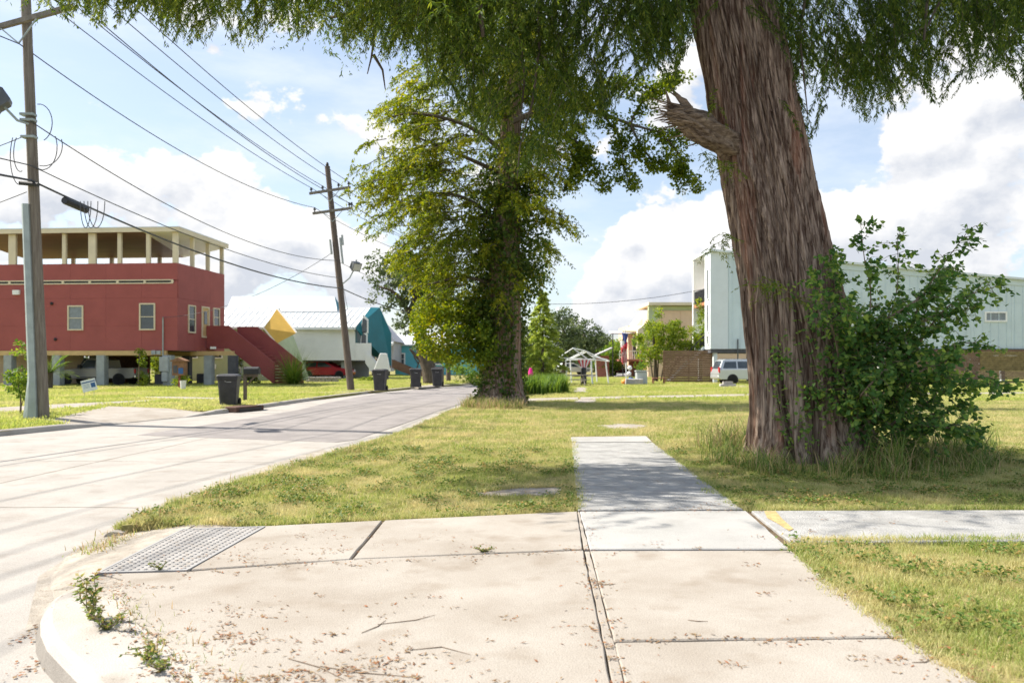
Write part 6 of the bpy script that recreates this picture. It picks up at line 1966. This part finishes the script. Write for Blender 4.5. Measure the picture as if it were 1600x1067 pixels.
# second kind: finer climber leaves on the trunk itself
cl = thing('trunk_climber', 'thin bright climber clinging to the front of the huge trunk', 'climber', (4.9, 11.7, 0))
oc = np.array([4.9, 11.7, 0])
b = MB()
L_p = []
def on_trunk(px, py):
    for Y in np.linspace(11.0, 13.4, 80):
        v = At(px, py, Y)
        cx, cy = trunk_centre(v.z)
        if math.hypot(v.x - cx, (v.y - cy) / .92) < trunk_rad(v.z) * 1.02 + .02: return v
    return At(px, py, 12.0)
for pl_ in [[(1330, 690), (1318, 600), (1290, 520), (1255, 470), (1215, 452), (1175, 445)], [(1300, 660), (1270, 560), (1262, 480), (1300, 420)], [(1230, 690), (1215, 620), (1205, 560), (1240, 520)], [(1290, 640), (1240, 590), (1215, 545)], [(1260, 690), (1250, 640), (1290, 600)], [(1320, 560), (1300, 480), (1310, 410)]]:
    s = [on_trunk(*q) + Vector((0, -.04, 0)) for q in pl_]
    s = smooth_line([tuple(v) for v in s], 30)
    b.tube([Vector(v) - Vector(oc) for v in s], .007, 4)
    for v in s:
        for _ in range(6):
            L_p.append(np.array(v) + RG.normal(0, .075, 3) + np.array([0, -.05, 0]))
b.build('stem', 'twig', cl)
p = np.array(L_p) - oc
d = unit(RG.normal(0, .7, p.shape) + np.array([-.1, -.4, -.4]))
lf = LF()
heart(p, d, RG.uniform(.03, .075, len(p)), .25 + RG.random(len(p)) * .75, lf)
lf.build('leaves', 'tallow', cl)

# ---------------------------------------------------------------- tall grass round the trunk
def blades(region_pts, n, h0, h1, w, lean, rnd0=.0, rspan=1.0):
    lf_ = LF()
    P = np.array([region_pts[RG.integers(len(region_pts))] for _ in range(n)])
    P = P + RG.normal(0, 1, P.shape) * np.array([.10, .10, 0])
    h = RG.uniform(h0, h1, n)
    th = RG.uniform(0, 6.283, n)
    dd = np.c_[np.cos(th), np.sin(th), np.zeros(n)]
    side = np.c_[-np.sin(th), np.cos(th), np.zeros(n)]
    q = RG.normal(0, .5, (n, 1))
    side = unit(side + dd * q) * (w * RG.uniform(.6, 1.3, n))[:, None]
    lean_ = lean * RG.uniform(.2, 1.3, n) * h
    r = rnd0 + RG.random(n) ** 1.3 * rspan
    prev, pw = P, 1.0
    for t0, t1 in ((0, .35), (.35, .65), (.65, .85), (.85, 1.0)):
        def at_(t): return P + dd * (lean_ * t ** 2.2)[:, None] + np.array([0, 0, 1.0]) * (h * (t - .32 * np.minimum(lean_ / h, 1.4) * t ** 3.2))[:, None]
        w0, w1 = 1 - t0 ** 2, 1 - t1 ** 2
        lf_.V.append(np.stack([at_(t0) - side * w0, at_(t0) + side * w0, at_(t1) + side * w1, at_(t1) - side * w1], 1))
        lf_.R.append(np.repeat(r, 4))
    return lf_
def region(pxs, n):
    out = []
    P = [g2(*q) for q in pxs]
    xs_, ys_ = [q[0] for q in P], [q[1] for q in P]
    while len(out) < n:
        q = np.c_[RG.uniform(min(xs_), max(xs_), 400), RG.uniform(min(ys_), max(ys_), 400)]
        q = q[inpoly(q, P)]
        out += [np.array([x, y, -.03]) for x, y in q]
    return out[:n]
rg = region([(1085, 700), (1160, 688), (1250, 716), (1365, 716), (1480, 690), (1560, 695), (1560, 735), (1440, 752), (1300, 748), (1180, 740), (1110, 722)], 260)
blades([q for q in rg if mnoise.noise(Vector(q) * 1.6) > -.15], 3600, .10, .46, .006, .95).build('tall_grass', 'tallgrass', kind='stuff')
rg = region([(1320, 716), (1400, 705), (1500, 700), (1540, 715), (1440, 742), (1330, 742)], 60)
blades([q for q in rg if mnoise.noise(Vector(q) * 2.1) > -.1], 620, .3, .8, .008, .95, .1).build('tall_grass', 'tallgrass', kind='stuff')
rg = region([(1090, 690), (1165, 672), (1175, 705), (1110, 712)], 30)
blades(rg, 300, .3, .8, .008, 1.0, .2).build('tall_grass', 'tallgrass', kind='stuff')
rg = [np3(G(x, 714, -.03)) for x in (1262, 1275, 1300, 1318)]
blades(rg, 46, .5, .95, .012, .9, .35).build('tall_grass', 'tallgrass', kind='stuff')
rg = region([(735, 628), (770, 634), (820, 632), (812, 639), (760, 640), (722, 636)], 60)
blades(rg, 1500, .1, .5, .010, .7, .3).build('tall_grass', 'tallgrass', kind='stuff')
rg = region([(806, 612), (880, 606), (884, 614), (842, 618), (806, 620)], 80)
lf = blades(rg, 4600, .5, 1.15, .022, .45, .0, .8)
lf.build('tall_weeds', 'shrub', kind='stuff')
# rough tufts along the right kerb and the slab edges
kp = [np.array([x + .2 + random.uniform(-.05, .12), y, -.03]) for x, y in smooth_line(KR[:6], 60) if y > 7.6]
blades(kp, 2600, .05, .16, .0035, .9, .2).build('kerb_grass', 'tallgrass', kind='stuff')

# ---------------------------------------------------------------- weeds in the kerb joint
def weed(label, px, py, h, n, spread, dens=1.0):
    p0 = G(px, py, .01)
    t = thing('kerb_weed', label, 'weed', p0)
    b = MB()
    P, D = [], []
    for k in range(n):
        a = random.uniform(0, 6.283)
        d = Vector((math.cos(a) * spread, math.sin(a) * spread, 1)).normalized()
        hh = h * random.uniform(.5, 1)
        s = [d * hh * t_ + Vector((random.gauss(0, .012), random.gauss(0, .012), 0)) * (t_ * 3) for t_ in (0, .3, .6, .85, 1)]
        b.tube(s, [.004, .0035, .003, .002, .001], 4, False)
        for _ in range(int(34 * dens)):
            i = random.randrange(4)
            P.append(np3(s[i].lerp(s[i + 1], random.random())))
            D.append(np3(Vector((random.gauss(0, 1), random.gauss(0, 1), random.gauss(.3, .4))).normalized()))
    b.build('stem', 'twig', t)
    P, D = np.array(P), np.array(D)
    ln = RG.uniform(.018, .05, len(P)) * (h / .3) ** .4
    lf_ = LF()
    lf_.kites(P, D * ln[:, None], perp(D) * (ln * .22)[:, None], RG.random(len(P)), .06)
    lf_.build('leaves', 'weed', t)
weed('tallest wiry weed growing in the joint behind the kerb corner', 146, 968, .30, 6, .32, 1.4)
weed('low weed patch just below the tallest kerb weed', 166, 985, .16, 7, .9)
weed('small bright weed midway along the kerb joint', 232, 1030, .13, 6, .8)
weed('last small weed in the kerb joint near the frame bottom', 252, 1048, .10, 5, .9)
weed('tiny weed at the front edge of the tactile plate', 248, 890, .08, 4, .7, .6)
weed('pale dry tuft in the joint between the pavement slabs', 757, 862, .07, 9, 1.6, .5)
kj = [np.array([x + random.gauss(0, .03), y + random.gauss(0, .03), .0]) for x, y in smooth_line([(p.x, p.y) for p in inner[1:6]], 40)]
blades(kj, 240, .02, .08, .003, 1.0, .3).build('joint_grass', 'weed', kind='stuff')
kr_ = [np3(G(x, y, -.1)) for x, y in ((175, 850), (190, 838), (210, 830), (165, 858), (200, 845), (150, 862))]
blades(kr_, 420, .03, .09, .004, 1.1, .4).build('gutter_grass', 'tallgrass', kind='stuff')

# ---------------------------------------------------------------- trees and shrubs further off
def broad(name, label, cat, base, ells, Y, dY, nclump, nper, size, mname, trunk=None, tr=.2, barkm='bark_dark', rnd=.45, flat=.75, clr=.5, group=None):
    """leafy plant: clumps inside ellipses measured in the survey photograph, at depth Y"""
    t = thing(name, label, cat, base, 0, group)
    org = np.array([base[0], base[1], base[2]])
    area = np.array([e[2] * e[3] for e in ells], float)
    cs, rs = [], []
    for e, w in zip(ells, area / area.sum()):
        for _ in range(max(2, int(nclump * w))):
            v = rdir(1)[0] * RG.random() ** .33
            p = At(e[0] + v[0] * e[2], e[1] + v[2] * e[3], Y)
            p.y += v[1] * dY
            if mnoise.noise(p * .6) < -.32: continue
            cs.append(np3(p)); rs.append(clr * RG.uniform(.6, 1.25))
    lf_ = LF()
    clumps(lf_, cs, rs, nper, size, rnd, .22, flat, org)
    if trunk:
        b = MB()
        for k, pl_ in enumerate(trunk):
            q = smooth_line([tuple(At(x, y, Y)) for x, y in pl_], 12)
            r0 = tr if k == 0 else tr * .45
            b.tube([Vector(v) - Vector(org) for v in q], list(np.linspace(r0, r0 * (.55 if k == 0 else .2), 12)), 7)
        b.build('trunk', barkm, t, smooth=True)
    lf_.build('crown' if trunk else 'foliage', mname, t)
    return t
p = G(672, 600)
broad('oak_tree', 'dark oak with crooked limbs leaning over the street beyond the ivy tree', 'tree', (p.x, 57, 0),
      [(612, 414, 44, 22), (588, 440, 26, 22), (632, 452, 44, 34), (600, 470, 20, 14), (660, 480, 42, 32), (668, 425, 46, 34), (640, 505, 28, 16), (650, 545, 14, 10), (700, 470, 50, 50)], 57, 2.4, 330, 46, .17, 'oak',
      [[(674, 602), (670, 575), (660, 545), (658, 520), (660, 490)], [(660, 530), (640, 490), (618, 458), (592, 448)], [(660, 500), (668, 450), (650, 415)], [(640, 490), (650, 450), (620, 415)], [(668, 570), (650, 555), (640, 545)]], .62, clr=.42)
broad('street_shrub', 'light green shrub growing under the oak by the distant bins', 'shrub', (At(730, 600, 60).x, 60, 0), [(722, 580, 34, 20), (745, 590, 20, 14), (640, 585, 14, 12)], 60, 1.2, 60, 40, .14, 'shrub', clr=.4)
# pale feathery cypress
pcx = thing('young_cypress', 'pale green feathery young cypress standing behind the weeds', 'tree', (At(848, 603, 56).x, 56, 0))
op = np.array([At(848, 603, 56).x, 56, 0.0])
b = MB().tube([(0, 0, -.1), (0, 0, 3), (.05, 0, 6.4)], [.14, .09, .015], 7); b.build('trunk', 'bark_dark', pcx)
base, dr, Ls = [], [], []
for _ in range(330):
    z = .5 + 6.0 * random.random() ** 1.15
    rm = float(np.interp(z, [.4, 1.2, 2.5, 4.2, 5.6, 6.6], [1.5, 1.75, 1.6, 1.05, .5, .1])) * (1 + .25 * mnoise.noise(Vector((z * 1.5, 2, 0))))
    a = random.uniform(0, 6.283)
    r = rm * random.uniform(.0, .6)
    base.append((math.cos(a) * r, math.sin(a) * r, z)); dr.append((math.cos(a), math.sin(a), .35)); Ls.append(max(.25, rm * .55))
base, dr, Ls = np.array(base), unit(np.array(dr)), np.array(Ls)
lf = LF()
strand_feathers(lf, base, dr, Ls, 75, .22, .035, .5, np.full(len(base), .5) + RG.normal(0, .12, len(base)), .2)
lf.build('crown', 'light_conifer', pcx)
for k, (lab, e, Y) in enumerate((('dark rounded evergreen low behind the ivy tree trunk', [(822, 570, 26, 22), (835, 545, 20, 22), (812, 530, 16, 30)], 72),
                                 ('tall dark oak rising directly behind the young cypress', [(880, 512, 26, 28), (868, 545, 24, 26), (890, 535, 18, 18)], 96),
                                 ('spreading dark oak right of the young cypress tops', [(912, 522, 26, 20), (934, 534, 18, 18), (905, 545, 30, 16), (940, 552, 12, 14)], 104),
                                 ('low pale tree between the dark oaks and the porch house', [(955, 560, 14, 16), (945, 572, 18, 10), (962, 545, 8, 10)], 92))):
    p = At(e[0][0], 590, Y)
    broad('distant_tree', lab, 'tree', (p.x, Y, 0), e, Y, 3, 130, 44, .26 if k else .2, ['oak', 'oak', 'oak', 'shrub'][k], [[(e[0][0], 596), (e[0][0] + 2, 560), (e[0][0], e[0][1])]], .3, clr=.75 if k else .5)
bam = broad('bamboo_clump', 'dense bright green bamboo clump behind the brown slat fence', 'bamboo', (At(1050, 600, 64).x, 64, 0),
      [(1018, 530, 22, 26), (1045, 525, 30, 26), (1080, 528, 32, 24), (1012, 555, 16, 16), (1040, 550, 26, 18), (1085, 545, 26, 14), (1024, 500, 8, 18), (1055, 508, 12, 14), (1100, 505, 8, 26), (1098, 485, 5, 20)], 64, 1.6, 230, 52, .15, 'bamboo',
      [[(1024, 600), (1024, 560), (1020, 520)], [(1027, 600), (1030, 550), (1040, 510)], [(1032, 600), (1042, 550), (1060, 510)], [(1040, 600), (1060, 560), (1090, 520)], [(1021, 600), (1016, 560), (1012, 530)]], .16, clr=.42, rnd=.5)
broad('shrub', 'dark shrub beside the stairs of the porch house', 'shrub', (At(1000, 590, 74).x, 74, 0), [(1000, 540, 10, 22), (1005, 565, 12, 14)], 74, 1, 34, 40, .14, 'shrub', clr=.4)
# left side of the street
p = G(34, 648)
broad('young_shrub', 'thin reddish tipped young shrub left of the near utility pole', 'shrub', (p.x, p.y, 0), [(30, 592, 22, 16), (44, 612, 14, 16), (22, 600, 12, 10), (46, 550, 10, 8), (20, 552, 6, 5), (36, 540, 8, 5)], p.y, .4, 64, 16, .085, 'shrub',
      [[(32, 648), (32, 620), (26, 590)], [(32, 640), (40, 610), (44, 590)], [(32, 620), (28, 580), (34, 545)]], .03, 'twig', clr=.16, rnd=.6)
p = G(216, 604)
broad('young_tree', 'slim light green young tree in the lawn before the pickup bed', 'tree', (p.x, p.y, 0), [(218, 562, 10, 18), (214, 582, 12, 16), (222, 590, 10, 12), (217, 545, 5, 8)], p.y, .5, 60, 34, .10, 'bamboo', [[(216, 606), (217, 580), (218, 552)]], .05, 'twig', clr=.26)
p = G(244, 600)
broad('young_tree', 'second slim young tree rising behind the meter pier', 'tree', (p.x - .2, p.y + 3.2, 0), [(246, 560, 8, 16), (244, 575, 8, 14)], p.y + 3.2, .5, 36, 34, .11, 'bamboo', [[(244, 602), (245, 580), (246, 555)]], .05, 'twig', clr=.26)
p = G(283, 606)
broad('potted_plant', 'small light green plant behind the white pot', 'plant', (p.x + .25, p.y + .2, 0), [(288, 590, 8, 8), (276, 596, 5, 6)], p.y + .2, .3, 20, 24, .09, 'bamboo', clr=.2)
p = G(372, 600)
broad('shrub', 'dark shrub beneath the red staircase', 'shrub', (p.x, p.y, 0), [(392, 596, 14, 10), (408, 598, 8, 6), (374, 575, 4, 20)], p.y, .6, 40, 34, .11, 'ivy', clr=.26)
# arching fountain of leaves (pampas-like bush) right of the stairs
def fountain(name, label, cat, px, py, R0, n, w, mname, stemh=0.0, lf_seg=9, kinds=('fronds',)):
    p0 = G(px, py)
    t = thing(name, label, cat, (p0.x, p0.y, 0))
    lf_ = LF()
    for k in range(n):
        a = random.uniform(0, 6.283)
        e = random.uniform(.15, 1.25)
        pts = []
        L = R0 * random.uniform(.75, 1.1)
        for i in range(8):
            u = i / 7
            pts.append(np.array([math.cos(a) * math.cos(e) * L * u, math.sin(a) * math.cos(e) * L * u, stemh + math.sin(e) * L * u - .45 * L * u * u * math.cos(e)]))
        for i in range(7):
            q = pts[i + 1] - pts[i]
            sd = np.cross(q, [0, 0, 1.0])
            sd = sd / (np.linalg.norm(sd) + 1e-6)
            m_ = w if name != 'sago_palm' else None
            if m_:
                lf_.V.append(np.stack([pts[i] - sd * w * (1 - i / 7), pts[i] + sd * w * (1 - i / 7), pts[i + 1] + sd * w * (1 - (i + 1) / 7.0), pts[i + 1] - sd * w * (1 - (i + 1) / 7.0)])[None])
                lf_.R.append(np.repeat(np.array([random.random()]), 4))
            else:
                for s in (-1, 1):
                    for j in range(4):
                        b0 = pts[i] + q * j / 4
                        A = np.array([(sd * s * .85 + q / np.linalg.norm(q) * .5) * .26 * (1.1 - .8 * abs(i / 7 - .45))])
                        lf_.kites(np.array([b0]), A, np.array([np.cross(A[0], [0, 0, 1.0]) / np.linalg.norm(A[0]) * .018]), np.array([random.random() * .8]))
    if stemh: MB().tube([(0, 0, -.1), (0, 0, stemh + .05)], [.16, .18], 9).build('trunk', 'bark_dark', t)
    lf_.build('fronds', mname, t)
    return t
fountain('sago_palm', 'low dark sago palm partly hidden by the near utility pole', 'palm', 78, 607, 1.7, 40, .03, 'shrub', .9)
fountain('fountain_bush', 'arching fountain shaped bush right of the red stairs', 'bush', 458, 601, 3.3, 700, .022, 'shrub', 0)
for k, (lab, cx_, cy_, rx, ry, Y) in enumerate((('low clipped round shrub below the red hatchback', 512, 597, 10, 6, 66), ('second low round shrub right of the one below the red hatchback', 536, 597, 10, 5, 66), ('long low hedge behind the leaning pole', 575, 596, 16, 8, 67), ('low dark border of plants along the red house walk', 468, 602, 28, 5, 58))):
    broad('low_hedge', lab, 'hedge', (At(cx_, 600, Y).x, Y, 0), [(cx_, cy_, rx, ry), (cx_ - rx * .4, cy_ + 1, rx * .6, ry), (cx_ + rx * .4, cy_ + 1, rx * .6, ry)], Y, .6, 40, 46, .08, 'bamboo' if k < 3 else 'ivy', clr=.22)
# far-off belt of trees that closes the horizon
lf = LF()
cs, rs = [], []
for _ in range(1500):
    x = RG.uniform(-190, 260)
    hgt = 5.5 + 3.0 * mnoise.noise(Vector((x * .05, 0, 1))) + 1.5 * mnoise.noise(Vector((x * .2, 0, 4)))
    if x < -10 and x > -75: hgt *= .75
    cs.append(np.array([x, 175 + RG.uniform(-8, 8), RG.uniform(.1, 1) * max(hgt, 2)])); rs.append(RG.uniform(1.0, 1.9))
clumps(lf, cs, rs, 38, .75, .35, .2, .8)
lf.build('treeline', 'oak', kind='stuff')
